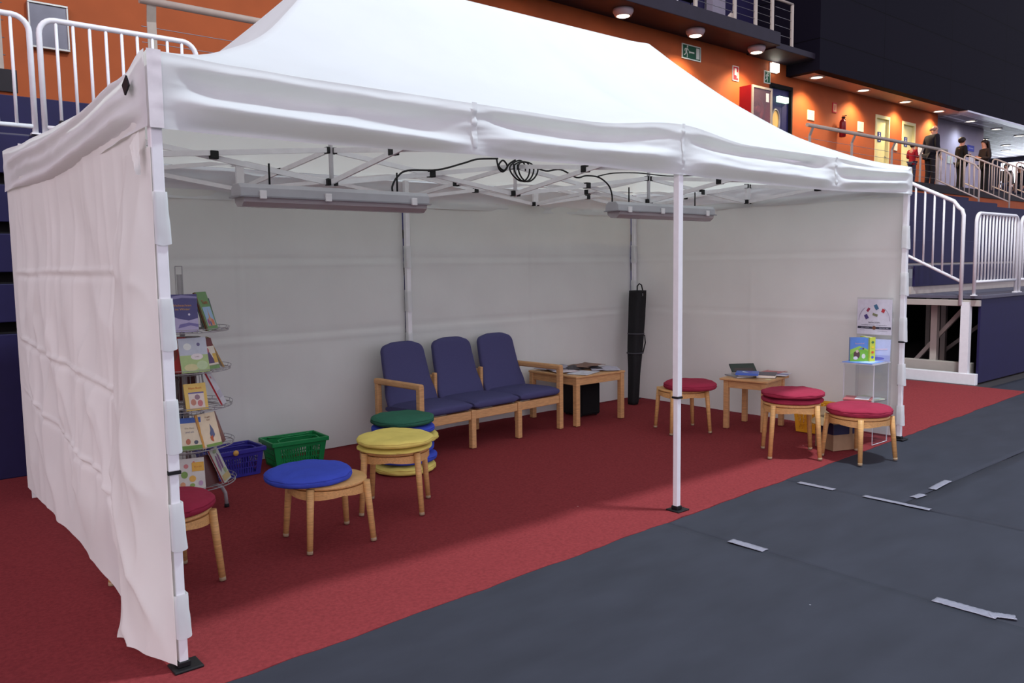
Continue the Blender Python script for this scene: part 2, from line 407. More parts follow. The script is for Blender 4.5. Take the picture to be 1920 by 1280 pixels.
for i, (x, y) in enumerate(POS2):
    root = thing('downlight', names2[i], 'ceiling lamp', (x, y, 6.17), group='round downlights of the concourse')
    MB().lathe([(0.14, 0.0), (0.19, 0.0), (0.19, -0.02), (0.15, -0.025), (0.14, -0.01)], 28, cap=False).build('trim_ring', M['whitepaint'], root)
    MB().lathe([(0.0, -0.016), (0.15, -0.012)], 28, cap=False).build('diffuser', disc, root)
    if i < 4: spot((x, y-0.1, 6.1), 240, warm, 2.35, 0.6, rad=0.12)
    elif i in (4, 6, 8, 10): spot((x, y, 6.05), 60, (0.8, 0.9, 1.0), 2.8, rad=0.2)

# signs on the orange wall
def wall_sign(name, label, cat, x, z, w, h, draw, mats, y=YW, d=0.02):
    b = MB(); b.box(-w/2, w/2, -d, 0, -h/2, h/2, 0); draw(b, w, h, -d-0.0012)
    o = b.build(name, mats, loc=(x, y, z)); return tag(o, label, cat)
def rect(b, x0, x1, z0, z1, y, m): b.poly([(x0, y, z0), (x1, y, z0), (x1, y, z1), (x0, y, z1)], m)
def runner(b, cx, cz, s, y, m, flip=1):
    def P(pts): b.poly([(cx+flip*px*s, y, cz+pz*s) for px, pz in (pts if flip > 0 else pts[::-1])], m)
    P([(0.10+0.09*math.cos(k*PI/5), 0.40+0.09*math.sin(k*PI/5)) for k in range(10)])
    P([(-0.14, 0.02), (0.04, -0.02), (0.10, 0.28), (-0.06, 0.28)])
    P([(0.02, 0.27), (0.06, 0.20), (0.24, 0.08), (0.30, 0.13), (0.12, 0.29)])
    P([(-0.06, 0.28), (-0.26, 0.20), (-0.28, 0.02), (-0.21, 0.02), (-0.18, 0.14), (-0.06, 0.20)])
    P([(-0.02, 0.03), (0.04, -0.02), (0.14, -0.20), (0.10, -0.46), (0.02, -0.46), (0.05, -0.20), (-0.10, 0.0)])
    P([(-0.14, 0.03), (-0.14, -0.14), (-0.34, -0.26), (-0.30, -0.34), (-0.05, -0.18), (-0.02, 0.0)])
G = cmat((24, 92, 62)); WH = cmat((222, 232, 218)); RD = cmat((196, 40, 52))
def d_exit(b, w, h, y):
    rect(b, -w/2+0.025, w/2-0.025, -h/2+0.025, h/2-0.025, y, 1)
    runner(b, -w*0.27, 0.0, h*0.85, y-0.001, 0)
    rect(b, -w*0.10, w*0.14, -0.015, 0.015, y-0.001, 0); b.poly([(-w*0.10, y-0.001, -0.035), (-w*0.10, y-0.001, 0.035), (-w*0.16, y-0.001, 0.0)][::-1], 0)
    rect(b, w*0.24, w*0.42, -h*0.36, h*0.36, y-0.001, 0)
wall_sign('exit_sign', 'green and white running man sign with arrow and door on orange wall', 'sign', 13.95, 6.15, 0.66, 0.32, d_exit, [WH, G])
def d_exit2(b, w, h, y):
    rect(b, -w/2+0.02, w/2-0.02, -h/2+0.02, h/2-0.02, y, 1); runner(b, -0.01, 0.0, h*0.8, y-0.001, 0)
wall_sign('exit_sign', 'small upright green running man sign above the navy door', 'sign', 16.9, 6.02, 0.26, 0.30, d_exit2, [WH, G])
def d_hose(b, w, h, y):
    rect(b, -w/2+0.02, w/2-0.02, -h/2+0.02, h/2-0.02, y, 1)
    rect(b, -w*0.22, w*0.12, -h*0.12, h*0.34, y-0.001, 0); rect(b, w*0.16, w*0.3, -h*0.3, h*0.1, y-0.001, 0)
wall_sign('fire_hose_sign', 'red and white fire hose sign above the red cabinet', 'sign', 15.6, 5.93, 0.24, 0.34, d_hose, [WH, RD])
def d_ext(b, w, h, y):
    rect(b, -w/2+0.03, w/2-0.03, -h/2+0.03, h/2-0.03, y, 1); rect(b, -w*0.1, w*0.1, -h*0.25, h*0.25, y-0.001, 2)
wall_sign('fire_extinguisher_sign', 'small red bordered fire extinguisher sign above the extinguisher', 'sign', 20.12, 5.65, 0.22, 0.26, d_ext, [RD, cmat((226, 170, 120)), RD])
def d_paper(b, w, h, y):
    for q in range(5): rect(b, -w*0.36, w*(0.3-0.06*(q % 3)), h*(0.32-q*0.14), h*(0.35-q*0.14), y, 1)
PW = cmat((228, 222, 196)); GR = cmat((190, 184, 166))
wall_sign('notice_sheet', 'cream notice sheet left of the fire extinguisher', 'notice', 18.93, 5.33, 0.32, 0.25, d_paper, [PW, GR])
wall_sign('notice_sheet', 'cream notice sheet between extinguisher and first cream door', 'notice', 21.56, 5.29, 0.32, 0.27, d_paper, [PW, GR])
wall_sign('notice_sheet', 'small pale notice between the two cream doors', 'notice', 23.7, 4.95, 0.2, 0.3, d_paper, [PW, GR])
wall_sign('notice_sheet', 'white notice right of the second cream door behind the man', 'notice', 25.35, 4.95, 0.3, 0.34, d_paper, [cmat((235, 235, 235)), GR])
def d_blue(b, w, h, y): rect(b, -w*0.35, w*0.35, -h*0.1, h*0.1, y, 1)
wall_sign('direction_sign', 'blue direction sign on the lavender lobby wall', 'sign', 30.1, 5.42, 0.55, 0.2, d_blue, [cmat((66, 78, 190)), cmat((150, 160, 220))], y=8.75)
wall_sign('notice_sheet', 'white notice below the blue sign in the lobby', 'notice', 30.2, 5.0, 0.26, 0.26, d_paper, [cmat((240, 240, 244)), GR], y=8.75)
wall_sign('notice_sheet', 'pale green notice on the lobby wall beside the man', 'notice', 28.4, 4.9, 0.4, 0.24, d_paper, [cmat((206, 222, 214)), GR], y=8.75)
# bulkhead lamp above the small exit sign
t = thing('wall_lamp', 'lit white emergency wall lamp above the small green sign', 'wall lamp', (17.15, YW, 6.27))
MB().box(-0.16, 0.16, -0.03, 0.0, -0.12, 0.12).build('lamp_back', M['whitepaint'], t, bevel=0.01)
MB().box(-0.15, 0.15, -0.11, -0.03, -0.11, 0.11).build('diffuser', mat('bright_lamp', (255, 250, 235), 0.4, emit=5.0, ecol=(255, 248, 230)), t, bevel=0.03)
# fire hose cabinet
t = thing('fire_hose_cabinet', 'red fire hose cabinet with glass door on orange wall', 'fire hose cabinet', (16.2, YW, 4.7))
hr = mat('cabinet_red', (150, 22, 36), 0.4, var=0.05, scale=8)
b = MB(); b.box(-0.42, 0.42, -0.32, 0, 0, 0.03); b.box(-0.42, 0.42, -0.32, 0, 0.92, 0.95); b.box(-0.42, -0.39, -0.32, 0, 0.03, 0.92); b.box(0.39, 0.42, -0.32, 0, 0.03, 0.92); b.box(-0.39, 0.39, -0.02, 0, 0.03, 0.92)
b.build('case', hr, t)
b = MB(); b.box(-0.42, 0.42, -0.35, -0.322, 0, 0.05); b.box(-0.42, 0.42, -0.35, -0.322, 0.90, 0.95); b.box(-0.42, -0.36, -0.35, -0.322, 0.05, 0.90); b.box(0.36, 0.42, -0.35, -0.322, 0.05, 0.90)
b.build('door_frame', M['greyrail'], t)
MB().box(-0.36, 0.36, -0.34, -0.335, 0.05, 0.90).build('door_pane', mat('tinted_pane', (120, 90, 100), 0.08, alpha=0.35, spec=0.6), t)
b = MB(); b.tube([(0.25*math.cos(2*PI*k/24), -0.17, 0.45+0.25*math.sin(2*PI*k/24)) for k in range(24)], 0.06, 8, True); b.tube([(0, -0.25, 0.45), (0, -0.05, 0.45)], 0.08)
b.build('hose_reel', hr, t)
MB().box(0.16, 0.28, -0.343, -0.3405, 0.62, 0.82).build('instruction_label', cmat((230, 230, 226)), t)
# fire extinguisher
t = thing('fire_extinguisher', 'red fire extinguisher hanging on the orange wall', 'fire extinguisher', (20.35, YW-0.13, 4.88))
MB().lathe([(0.06, 0), (0.085, 0.015), (0.085, 0.38), (0.07, 0.44), (0.03, 0.47), (0.03, 0.5)], 20).build('cylinder', mat('extinguisher_red', (120, 18, 30), 0.35, var=0.05, scale=9), t)
b = MB(); b.box(-0.02, 0.02, -0.07, 0.03, 0.5, 0.54); b.box(-0.015, 0.015, -0.11, 0.02, 0.55, 0.57)
b.build('valve', M['black'], t, bevel=0.004)
MB().tube([(0.02, 0, 0.52), (0.11, -0.01, 0.48), (0.12, -0.01, 0.3), (0.10, -0.01, 0.14)], 0.014).build('hose', M['rubber'], t)
MB().box(-0.05, 0.05, 0.08, 0.13, 0.2, 0.26).build('wall_bracket', M['black'], t)
# silver framed glossy panel on the wall, far left
t = thing('wall_panel', 'silver framed glossy panel on orange wall behind left railing', 'panel', (1.33, YW, 4.53))
b = MB(); b.box(-0.2, 0.2, -0.06, -0.0, -0.25, 0.25)
b.build('panel_face', mat('glossy_steel', (112, 112, 118), 0.22, metal=0.85, var=0.15, scale=4), t)
b = MB(); b.box(-0.22, 0.22, -0.08, 0, 0.25, 0.275); b.box(-0.22, 0.22, -0.08, 0, -0.275, -0.25); b.box(-0.22, -0.2, -0.08, 0, -0.25, 0.25); b.box(0.2, 0.22, -0.08, 0, -0.25, 0.25)
b.build('panel_frame', mat('brushed_frame', (180, 178, 172), 0.35, metal=0.6, var=0.05, scale=20), t, bevel=0.004)

# ------------------------------------------------------------------ railings
def post_plate(b, x, y, z0, z1, w=0.10, t=0.012, bend=0.10):
    b.bar((x, y, z0), (x, y, z1-0.22), w, t, up=(0, 1, 0)); b.bar((x, y, z1-0.23), (x-0.02, y-bend, z1-0.03), w, t, up=(0, 1, 0))
def concourse_rail(label, x0, x1, posts, endpost=None):
    t = thing('concourse_railing', label, 'railing', (x0, YE+0.06, ZF), group='grey concourse railings')
    MB().tube([(0, -0.08, 0.92), (x1-x0, -0.08, 0.92)], 0.042, 12).build('handrail', M['greyrail'], t)
    for p in posts:
        b = MB(); post_plate(b, p-x0, 0, 0, 0.95); b.build('post', M['greyrail'], t)
    b = MB()
    for z in (0.15, 0.32, 0.49, 0.66): b.tube([(0.03, 0, z), (x1-x0-0.03, 0, z)], 0.005, 5)
    b.build('wire', M['steel'], t)
    return t
concourse_rail('grey concourse railing at the far left edge of the picture', -8, 0.6, [-6, -4, -2, 0.5])
concourse_rail('grey concourse railing behind the white railing, left of the tent roof', 1.86, 12.94, [2.0, 3.8, 5.6, 7.4, 9.2, 11, 12.8])
concourse_rail('grey concourse railing in front of the cream doors and extinguisher', 15.5, 22.6, [15.75, 17.6, 19.6, 21.2, 22.3])
# balcony rail
t = thing('balcony_railing', 'cream post and wire railing on the balcony edge', 'railing', (6, 7.56, 6.74))
for x in (0.5, 3.0, 5.5, 7.0, 8.35, 9.13, 9.78):
    MB().box(x-0.045, x+0.045, -0.02, 0.02, 0, 1.1).build('post', mat('cream_post', (196, 186, 172), 0.5, var=0.04, scale=9), t)
b = MB()
for z in (0.15, 0.3, 0.45, 0.6, 0.75, 0.9): b.tube([(0.5, 0, z), (9.78, 0, z)], 0.006, 5)
b.build('wire', M['steel'], t)
MB().tube([(0.3, 0, 1.12), (9.95, 0, 1.12)], 0.03, 10).build('handrail', M['greyrail'], t)
t = thing('balcony_railing', 'lower railing corner on the ledge beside the navy corner', 'railing', (16.1, 7.68, 6.56))
MB().tube([(0, 0, 0.98), (0.72, 0, 0.98)], 0.03, 10).build('handrail', M['greyrail'], t)
MB().box(0.66, 0.74, -0.02, 0.02, 0, 0.98).build('post', mat('cream_post', (196, 186, 172)), t)
b = MB()
for z in (0.2, 0.4, 0.6, 0.8): b.tube([(0, 0, z), (0.68, 0, z)], 0.006, 5)
b.build('wire', M['steel'], t)
# table edge and chair glimpsed on the balcony
t = thing('balcony_chair', 'dark chair glimpsed behind the balcony railing', 'chair', (13.6, 8.1, 6.74))
MB().box(-0.22, 0.22, -0.22, 0.22, 0.42, 0.46).build('seat', M['black'], t, bevel=0.01)
MB().box(-0.22, 0.22, 0.19, 0.22, 0.5, 0.9).build('backrest', M['black'], t, bevel=0.01)
for a in (-0.2, 0.2):
    for c in (-0.2, 0.2): MB().tube([(a, c, 0), (a, c, 0.42 if c < 0 else 0.9)], 0.012).build('leg', M['black'], t)
t = thing('balcony_table', 'low round table glimpsed behind the balcony railing', 'table', (12.9, 7.95, 6.74))
MB().lathe([(0.0, 0.40), (0.34, 0.40), (0.35, 0.415), (0.34, 0.43), (0.0, 0.43)], 28).build('tabletop', M['greyrail'], t)
MB().tube([(0, 0, 0.0), (0, 0, 0.40)], 0.03).build('pillar', M['steel'], t)
MB().lathe([(0.0, 0), (0.22, 0), (0.22, 0.015), (0.03, 0.03)], 24).build('foot', M['steel'], t)
b = MB()
def cl(u, v):
    a = 2*PI*u; r = 0.15*(1-v)**0.7*(1+0.2*math.sin(3*a)+0.1*math.sin(7*a+1)); return (r*math.cos(a), r*math.sin(a)*0.7, 0.22*v+0.02*math.sin(5*a)*(1-v))
b.grid(cl, 24, 8); tag(b.build('folded_cloth', cmat((212, 200, 186)), loc=(14.5, 7.75, 6.74)), 'crumpled pale cloth lying on the balcony edge', 'cloth')

# ------------------------------------------------------------------ bleachers
t = thing('bleacher', 'retracted navy bleacher stack behind the left of the tent', 'bleacher', (-8, 3.84, 0))
LEV = [1.10, 1.47, 1.84, 2.20, 2.57]
zp = 0.0
for i, z in enumerate(LEV):
    MB().box(0, 17.4, 0.02*i, 0.02*i+0.04, zp+(0.075 if i else 0.01), z-0.012).build('riser_panel', M['navy'], t, bevel=0.006)
    MB().box(0, 17.4, 0.02*i+0.02, 2.7, z-0.04, z).build('deck', mat('deck_grey', (92, 90, 104), 0.6, var=0.08, scale=6) if i == 4 else M['dark'], t)
    zp = z
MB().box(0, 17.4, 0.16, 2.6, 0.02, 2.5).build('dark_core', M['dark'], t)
MB().box(0.0, 17.4, 1.75, 1.81, 2.57, 3.15).build('riser_panel', M['navy'], t, bevel=0.006)
MB().box(0.0, 17.4, 1.83, 2.6, 3.09, 3.15).build('deck', M['dark'], t)
# extended section on the right
t = thing('bleacher', 'extended navy bleacher steps right of the tent', 'bleacher', (9.79, 0.79, 0))
ys = [0, 0.82, 1.52, 2.28, 3.05]
LX = 34
wf = M['whitepaint']
b = MB().box(0.03, LX, 0.0, 0.03, 0.02, 1.06); b.build('front_panel', M['navy'], t, bevel=0.004)
for i in range(5):
    z = LEV[i]; y0 = ys[i]; y1 = ys[i+1] if i < 4 else 5.7
    MB().box(0, LX, y0-0.02+(0.04 if i else 0), y1+0.1, z-0.04, z-(0.004 if i else 0)).build('deck', mat('deck_grey', (92, 90, 104)) if i < 2 else mat('dark_deck', (40, 36, 62), 0.7, var=0.06, scale=6), t, bevel=0.004)
    if i:
        MB().box(0.06, LX, y0, y0+0.03, LEV[i-1]+(0.1 if i == 1 else 0.03), z).build('riser_panel', M['navy'], t, bevel=0.004)
        if i < 3: MB().box(0.02, LX, y0+0.02, y0+0.06, LEV[i-1]+0.002, LEV[i-1]+0.1).build('riser_base', mat('pale_beam', (176, 168, 160), 0.5, var=0.05, scale=10), t)
zz = 2.57; yy = 3.6
for i in range(3):
    MB().box(0.06, 12.6, yy+i*0.7, yy+i*0.7+0.03, zz+i*0.20, zz+i*0.20+0.20).build('riser_panel', M['navy'], t)
    MB().box(0.06, 12.6, yy+i*0.7+0.03, yy+i*0.7+0.7, zz+i*0.20+0.16, zz+i*0.20+0.20).build('deck', mat('dark_deck', (40, 36, 62)), t)
# white under-frame at the open side
MB().box(-0.05, 0.03, 0.10, 0.20, 0.02, 1.02).build('frame_post', wf, t)
MB().box(0.3, 0.38, 0.62, 0.70, 0.12, 1.02).build('frame_post', mat('pale_beam', (176, 168, 160)), t)
MB().box(-0.06, 0.02, 0.0, 3.0, 0.0, 0.14).build('base_beam', wf, t, bevel=0.006)
MB().box(0.2, 0.3, 0.15, 2.4, 0.10, 0.24).build('base_beam', mat('pale_beam', (176, 168, 160)), t, bevel=0.006)
MB().box(-0.02, 0.04, 0.0, 3.0, 0.97, 1.045).build('top_beam', mat('pale_beam', (176, 168, 160)), t, bevel=0.004)
MB().bar((0.5, 0.3, 1.0), (0.5, 1.0, 0.15), 0.05, 0.05).build('brace', mat('pale_beam', (176, 168, 160)), t)
MB().bar((2.2, 0.3, 1.0), (2.2, 1.3, 0.15), 0.05, 0.05).build('brace', mat('pale_beam', (176, 168, 160)), t)
for xx, yy2 in ((2.0, 1.2), (3.4, 0.9), (3.6, 2.1), (5.2, 1.6)):
    MB().box(xx, xx+0.07, yy2, yy2+0.07, 0.0, 1.02).build('frame_post', mat('pale_beam', (176, 168, 160)), t)
MB().bar((-0.02, 0.9, 1.14), (-0.02, 1.6, 1.5), 0.04, 0.05).build('brace', wf, t)
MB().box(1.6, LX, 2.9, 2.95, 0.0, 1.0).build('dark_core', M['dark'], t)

def pipe_rail(b, w, h, r=0.022, rc=0.10, foot=0.0):
    """round-cornered frame in local xz, from z=-foot to h"""
    pts = [(0, 0, -foot), (0, 0, h-rc)]+[tuple(q) for q in arc((rc, 0, h-rc), rc, PI, PI/2, 6)][1:]
    pts += [tuple(q) for q in arc((w-rc, 0, h-rc), rc, PI/2, 0, 6)]+[(w, 0, -foot)]
    b.tube(pts, r, 10)
def white_rail(label, loc, w, h, n, rot=0.0, zb=0.06, group='white pipe railings', pad=True):
    t = thing('pipe_railing', label, 'railing', loc, (0, 0, rot), group)
    b = MB(); pipe_rail(b, w, h, 0.021, 0.11); b.build('frame', M['whitepaint'], t)
    MB().tube([(0, 0, zb), (w, 0, zb)], 0.017, 8).build('bottom_rail', M['whitepaint'], t)
    for i in range(n):
        x = w*(i+1)/(n+1)
        MB().tube([(x, 0, zb), (x, 0, h)], 0.0125, 6).build('baluster', M['whitepaint'], t)
    if pad:
        for x in (0, w): MB().box(x-0.03, x+0.03, -0.03, 0.03, 0.0, 0.012).build('foot_plate', M['whitepaint'], t)
    return t
white_rail('white pipe railing cut by the left picture edge, on the bleacher top', (-0.86, 3.92, 2.57), 1.18, 0.86, 9)
white_rail('white pipe railing on the bleacher top beside the tent corner', (0.385, 3.92, 2.57), 1.16, 0.86, 9)
white_rail('white railing with dense bars on the navy platform front', (9.72, 0.84, 1.10), 1.36, 1.0, 12, zb=0.17)
white_rail('white railing at the right picture edge on the platform front', (11.2, 0.84, 1.10), 1.36, 1.0, 12, zb=0.17)
# sloping stair railing on the platform side
def slope_rail(label, x, y0, z0, y1, rise, h, n, zb, m=None, foot=0.0, r=0.024, foot2=0.0):
    """runs up along +y from (x,y0)"""
    m = m or M['whitepaint']
    t = thing('stair_railing', label, 'railing', (x, y0, z0), group='sloping stair railings')
    L = y1-y0; rc = 0.12; k = rise/L
    pts = [(0, 0, -foot), (0, 0, h-rc)]+[(0, 0.02, h-rc*0.45), (0, 0.06, h-0.02)]+[(0, 0.12, h+0.12*k)]
    pts += [(0, L-0.12, h+k*(L-0.12)), (0, L-0.05, h+k*(L-0.12)+0.01), (0, L-0.01, h+rise-0.09), (0, L, h+rise-0.16), (0, L, rise-foot2)]
    MB().tube(pts, r, 10).build('frame', m, t)
    MB().tube([(0, 0, zb), (0, L, zb+rise)], r*0.8, 8).build('bottom_rail', m, t)
    for i in range(n):
        q = (i+1)/(n+1)
        MB().tube([(0, q*L, zb+rise*q), (0, q*L, h+rise*q)], r*0.55, 6).build('baluster', m, t)
    return t
slope_rail('white stair railing sloping down beside the right tent corner', 9.75, 1.0, 1.10, 2.4, 0.70, 1.10, 11, 0.17, foot=0.12)
GB = mat('warm_white_rail', (196, 186, 180), 0.5, var=0.04, scale=9)
slope_rail('pale stair railing in front of the man on the concourse', 22.0, 5.40, 2.98, 6.48, 0.58, 0.94, 8, 0.12, GB, foot=0.1)
slope_rail('pale stair railing in front of the woman on the concourse', 24.1, 5.40, 2.98, 6.60, 0.62, 0.94, 8, 0.12, GB, foot=0.1)
slope_rail('pale stair railing at the far right beside the bright window', 25.6, 5.20, 2.95, 6.40, 0.62, 0.94, 8, 0.12, GB, foot=0.1)
slope_rail('pale stair railing at the right picture edge below the window', 26.6, 4.90, 2.9, 6.10, 0.62, 0.94, 8, 0.12, GB, foot=0.1)
# ================================================================== FLOOR COVERINGS
def specks(m, scale, thr, rgb):
    nt = m.node_tree; p = nt.nodes['Principled BSDF']
    src = p.inputs['Base Color'].links[0].from_socket
    tc = nt.nodes.new('ShaderNodeTexCoord'); vo = nt.nodes.new('ShaderNodeTexVoronoi'); vo.inputs['Scale'].default_value = scale
    lt = nt.nodes.new('ShaderNodeMath'); lt.operation = 'LESS_THAN'; lt.inputs[1].default_value = thr
    mx = nt.nodes.new('ShaderNodeMix'); mx.data_type = 'RGBA'
    nt.links.new(tc.outputs['Object'], vo.inputs['Vector']); nt.links.new(vo.outputs['Distance'], lt.inputs[0])
    nt.links.new(lt.outputs[0], mx.inputs['Factor']); nt.links.new(src, mx.inputs['A']); mx.inputs['B'].default_value = (*srgb(rgb), 1)
    nt.links.new(mx.outputs['Result'], p.inputs['Base Color'])
specks(M['sheet'], 3.0, 0.018, (150, 150, 160))
specks(M['carpet'], 2.2, 0.012, (200, 150, 150))
def nz(x, y, z=0.0): return noise.noise(Vector((x, y, z)))
def edge_y(x): return -0.225+0.042*x+0.016*nz(x*2.3, 4.1)+0.010*nz(x*7.0, 1.0)
def sheet(label, x0, x1, y0, y1, z, nx, ny, e0=0.0):
    b = MB()
    def fn(u, v):
        x = x0+(x1-x0)*u; y = y0+(y1-y0)*v
        w = 0.005*nz(x*0.9+y*0.5, y*1.6-x*0.8, e0)+0.004*nz(x*2.2-y*1.2, y*2.6+x, e0+3)
        w *= sm(edge_y(x)+0.02, edge_y(x)-0.35, y)
        ed = 0.002*sm(0.06, 0.0, min(x-x0, x1-x, y-y0, y1-y))
        xx = x+(0.012*nz(y*1.5, e0) if u in (0, 1) else 0)
        return (xx, y, z+0.003+w*0.9+ed)
    b.grid(fn, nx, ny)
    o = b.build('floor_sheet', M['sheet']); sol = o.modifiers.new('th', 'SOLIDIFY'); sol.thickness = 0.002; sol.offset = -1
    return tag(o, label, 'floor covering', 'dark grey floor sheets')
sheet('wide dark grey floor sheet in the foreground, left of the taped seam', -8.0, 2.775, -9.0, 0.02, 0.005, 130, 110)
sheet('dark grey floor sheet strip between the two taped seams', 2.77, 4.15, -9.0, 0.13, 0.003, 30, 110, 5.0)
sheet('dark grey floor sheet under the right stools, behind the far seam', 4.145, 16.0, -0.86, 0.60, 0.004, 110, 24, 9.0)
sheet('dark grey floor sheet at the right edge in front of the far seam', 4.145, 16.0, -9.0, -0.865, 0.003, 110, 80, 13.0)
def carpet(label, x0, x1, ya, yb, nx, ny, e):
    b = MB()
    def fn(u, v):
        x = x0+(x1-x0)*u; a = ya(x); c = yb(x); y = a+(c-a)*v
        z = 0.012+0.0025*nz(x*1.3, y*1.3, 2.0)+0.001*nz(x*4, y*3, 2.0)
        z += 0.006*math.exp(-((x-2.7-0.35*(y-1.7))/0.02)**2)*sm(1.9, 1.6, y)*sm(0.9, 1.3, y)
        if v == 0: z = 0.010+0.006*max(0, nz(x*6, e))
        return (x, y, z)
    b.grid(fn, nx, ny)
    o = b.build('carpet', M['carpet']); s = o.modifiers.new('th', 'SOLIDIFY'); s.thickness = 0.006; s.offset = -1; es = o.modifiers.new('edges', 'EDGE_SPLIT'); es.split_angle = 0.5
    return tag(o, label, 'carpet', 'red carpet strips')
carpet('front strip of red carpet, running along the grey floor sheets', -7, 9.6, edge_y, lambda x: 1.78+0.004*math.sin(x*2), 420, 30, 2.0)
carpet('rear strip of red carpet, running along the back wall of the tent', -7, 9.6, lambda x: 1.7825+0.004*math.sin(x*2), lambda x: 3.83, 300, 20, 7.0)
def tape(label, x, y, l, w, a, seed, n=24):
    b = MB()
    def fn(u, v):
        px = (u-0.5)*l; py = (v-0.5)*w+0.004*nz(u*5, seed)
        return (px+0.006*nz(v*9, seed+u*50), py, 0.001+0.003*abs(nz(u*9, v*3, seed)))
    b.grid(fn, n, 4)
    o = b.build('tape_strip', M['tape'], loc=(x, y, 0.0125), rot=(0, 0, a)); s = o.modifiers.new('th', 'SOLIDIFY'); s.thickness = 0.0008; s.offset = 1
    return tag(o, label, 'tape', 'silver tape on the floor seams')
tape('silver tape strip at the red carpet edge, start of far seam', 4.14, -0.29, 0.26, 0.05, PI/2+0.03, 1)
tape('long silver tape strip on the far seam where two seams meet', 4.15, -0.83, 0.42, 0.045, PI/2+0.02, 2)
tape('silver tape strip on the near seam, closer to the tent post', 2.78, -0.66, 0.22, 0.06, PI/2, 3)
tape('silver tape strip on the near seam at lower right', 2.80, -1.76, 0.26, 0.065, PI/2+0.04, 4)
tape('crumpled end of tape beside the lower right strip', 2.83, -1.90, 0.10, 0.05, PI/2+0.5, 5)
tape('silver tape strip on the cross seam, farther from the corner', 4.78, -0.84, 0.3, 0.05, 0.06, 6)
tape('small silver tape scrap on the cross seam near its corner', 4.40, -0.86, 0.12, 0.05, -0.1, 7)
tape('tiny tape scrap at the bottom edge of the picture', 0.55, -0.93, 0.05, 0.03, 0.4, 8, 6)

# ================================================================== TENT
LXT, DY = 6.0, 3.03
def lerp_tab(tab, x):
    if x <= tab[0][0]: return tab[0][1]
    for (a, va), (b, vb) in zip(tab, tab[1:]):
        if x <= b:
            t = (x-a)/(b-a); t = t*t*(3-2*t); return va+(vb-va)*t
    return tab[-1][1]
EF = [(0, 2.33), (0.3, 2.318), (0.62, 2.312), (1.44, 2.31), (2.22, 2.305), (3, 2.365), (3.7, 2.30), (4.78, 2.30), (5.5, 2.275), (6, 2.285)]
EL = [(0, 2.33), (0.22, 2.285), (0.89, 2.25), (1.5, 2.262), (2.25, 2.285), (3.03, 2.32)]
BF = [(0, 2.055), (0.5, 2.06), (1.43, 2.07), (2.4, 2.075), (3.0, 2.07), (4.5, 2.06), (6, 2.09)]
BL = [(0, 2.06), (0.7, 2.035), (1.5, 2.02), (3.03, 2.06)]
O = 0.022
tent = thing('canopy_tent', 'white three by six metre canopy tent with closed back and side walls', 'tent', (0, 0, 0))
def peri(s):
    """s in 0..1 around the eave: returns (side, frac)"""
    t = s*4; k = int(t) % 4; return k, t-int(t)
NS = (96, 48, 96, 48); RINGS = 26; ZR = 3.38
def eave(side, q):
    if side == 0: return lerp_tab(EF, 6*q)
    if side == 1: return 2.285+0.03*abs(2*q-1)**2
    if side == 2: return 2.31
    return lerp_tab(EL, DY*(1-q))
b = MB(); vs = []; fs = []; N = sum(NS)
for r in range(RINGS+1):
    t = r/RINGS
    x0 = -O+(1.5+O)*t; x1 = 6+O-(1.5+O)*t; y0 = -O+(1.516+O)*t; y1 = DY+O-(1.516+O)*t
    for side in range(4):
        for i in range(NS[side]):
            q = i/NS[side]
            if side == 0: x, y = x0+(x1-x0)*q, y0
            elif side == 1: x, y = x1, y0+(y1-y0)*q
            elif side == 2: x, y = x1-(x1-x0)*q, y1
            else: x, y = x0, y1-(y1-y0)*q
            ze = eave(side, q)
            hip = abs(2*q-1)
            f = t-(0.175-0.015*(1-hip**2))*math.sin(PI*t)*(1.15-0.3*t)
            z = ze+(ZR-ze)*f
            if side in (0, 2): z += 0.03*(1-t)*t*4*math.exp(-((q-0.5)/0.03)**2)*(0.6)
            z += 0.010*nz(x*2.0, y*3.0, 1.0)*math.sin(PI*min(1, t*1.2+0.05))+0.012*nz(x*3, y*6, 5.0)*sm(0.35, 0.0, t)*sm(0, 0.06, t)
            z += 0.012*math.exp(-((x-1.5)**2+(y-1.516)**2)/0.02)+0.012*math.exp(-((x-4.5)**2+(y-1.516)**2)/0.02)
            vs.append((x, y, z))
for r in range(RINGS):
    for i in range(N):
        j = (i+1) % N
        fs.append((r*N+i, r*N+j, (r+1)*N+j, (r+1)*N+i))
b.add(vs, fs, 0, True)
roof = b.build('roof_cover', M['canopy'], tent)
def fold(s, v, seed, L):
    """wrinkles of the valance: long folds running along it, calmer at the pinned seams"""
    pins = [0, 0.24, 0.5, 0.79, 1.0] if L > 4 else [0, 0.5, 1.0]
    d = min(abs(s-p) for p in pins)*L
    env = 0.35+0.65*sm(0.0, 0.35, d)
    x = s*L
    a = 0.050*nz(x*0.75+seed, v*2.1+x*0.25, seed)+0.040*nz(x*1.1-seed, v*3.6-x*0.4, seed+4)+0.012*nz(x*5, v*7, seed+9)
    fan = 0.004*math.sin(v*22+x*3)*math.exp(-d/0.12)+0.006*nz(x*4-v*5, v*9+x*6, seed+13)*math.exp(-d/0.35)+0.004*nz(x*9+v*6, v*16, seed+17)
    return a*env+fan
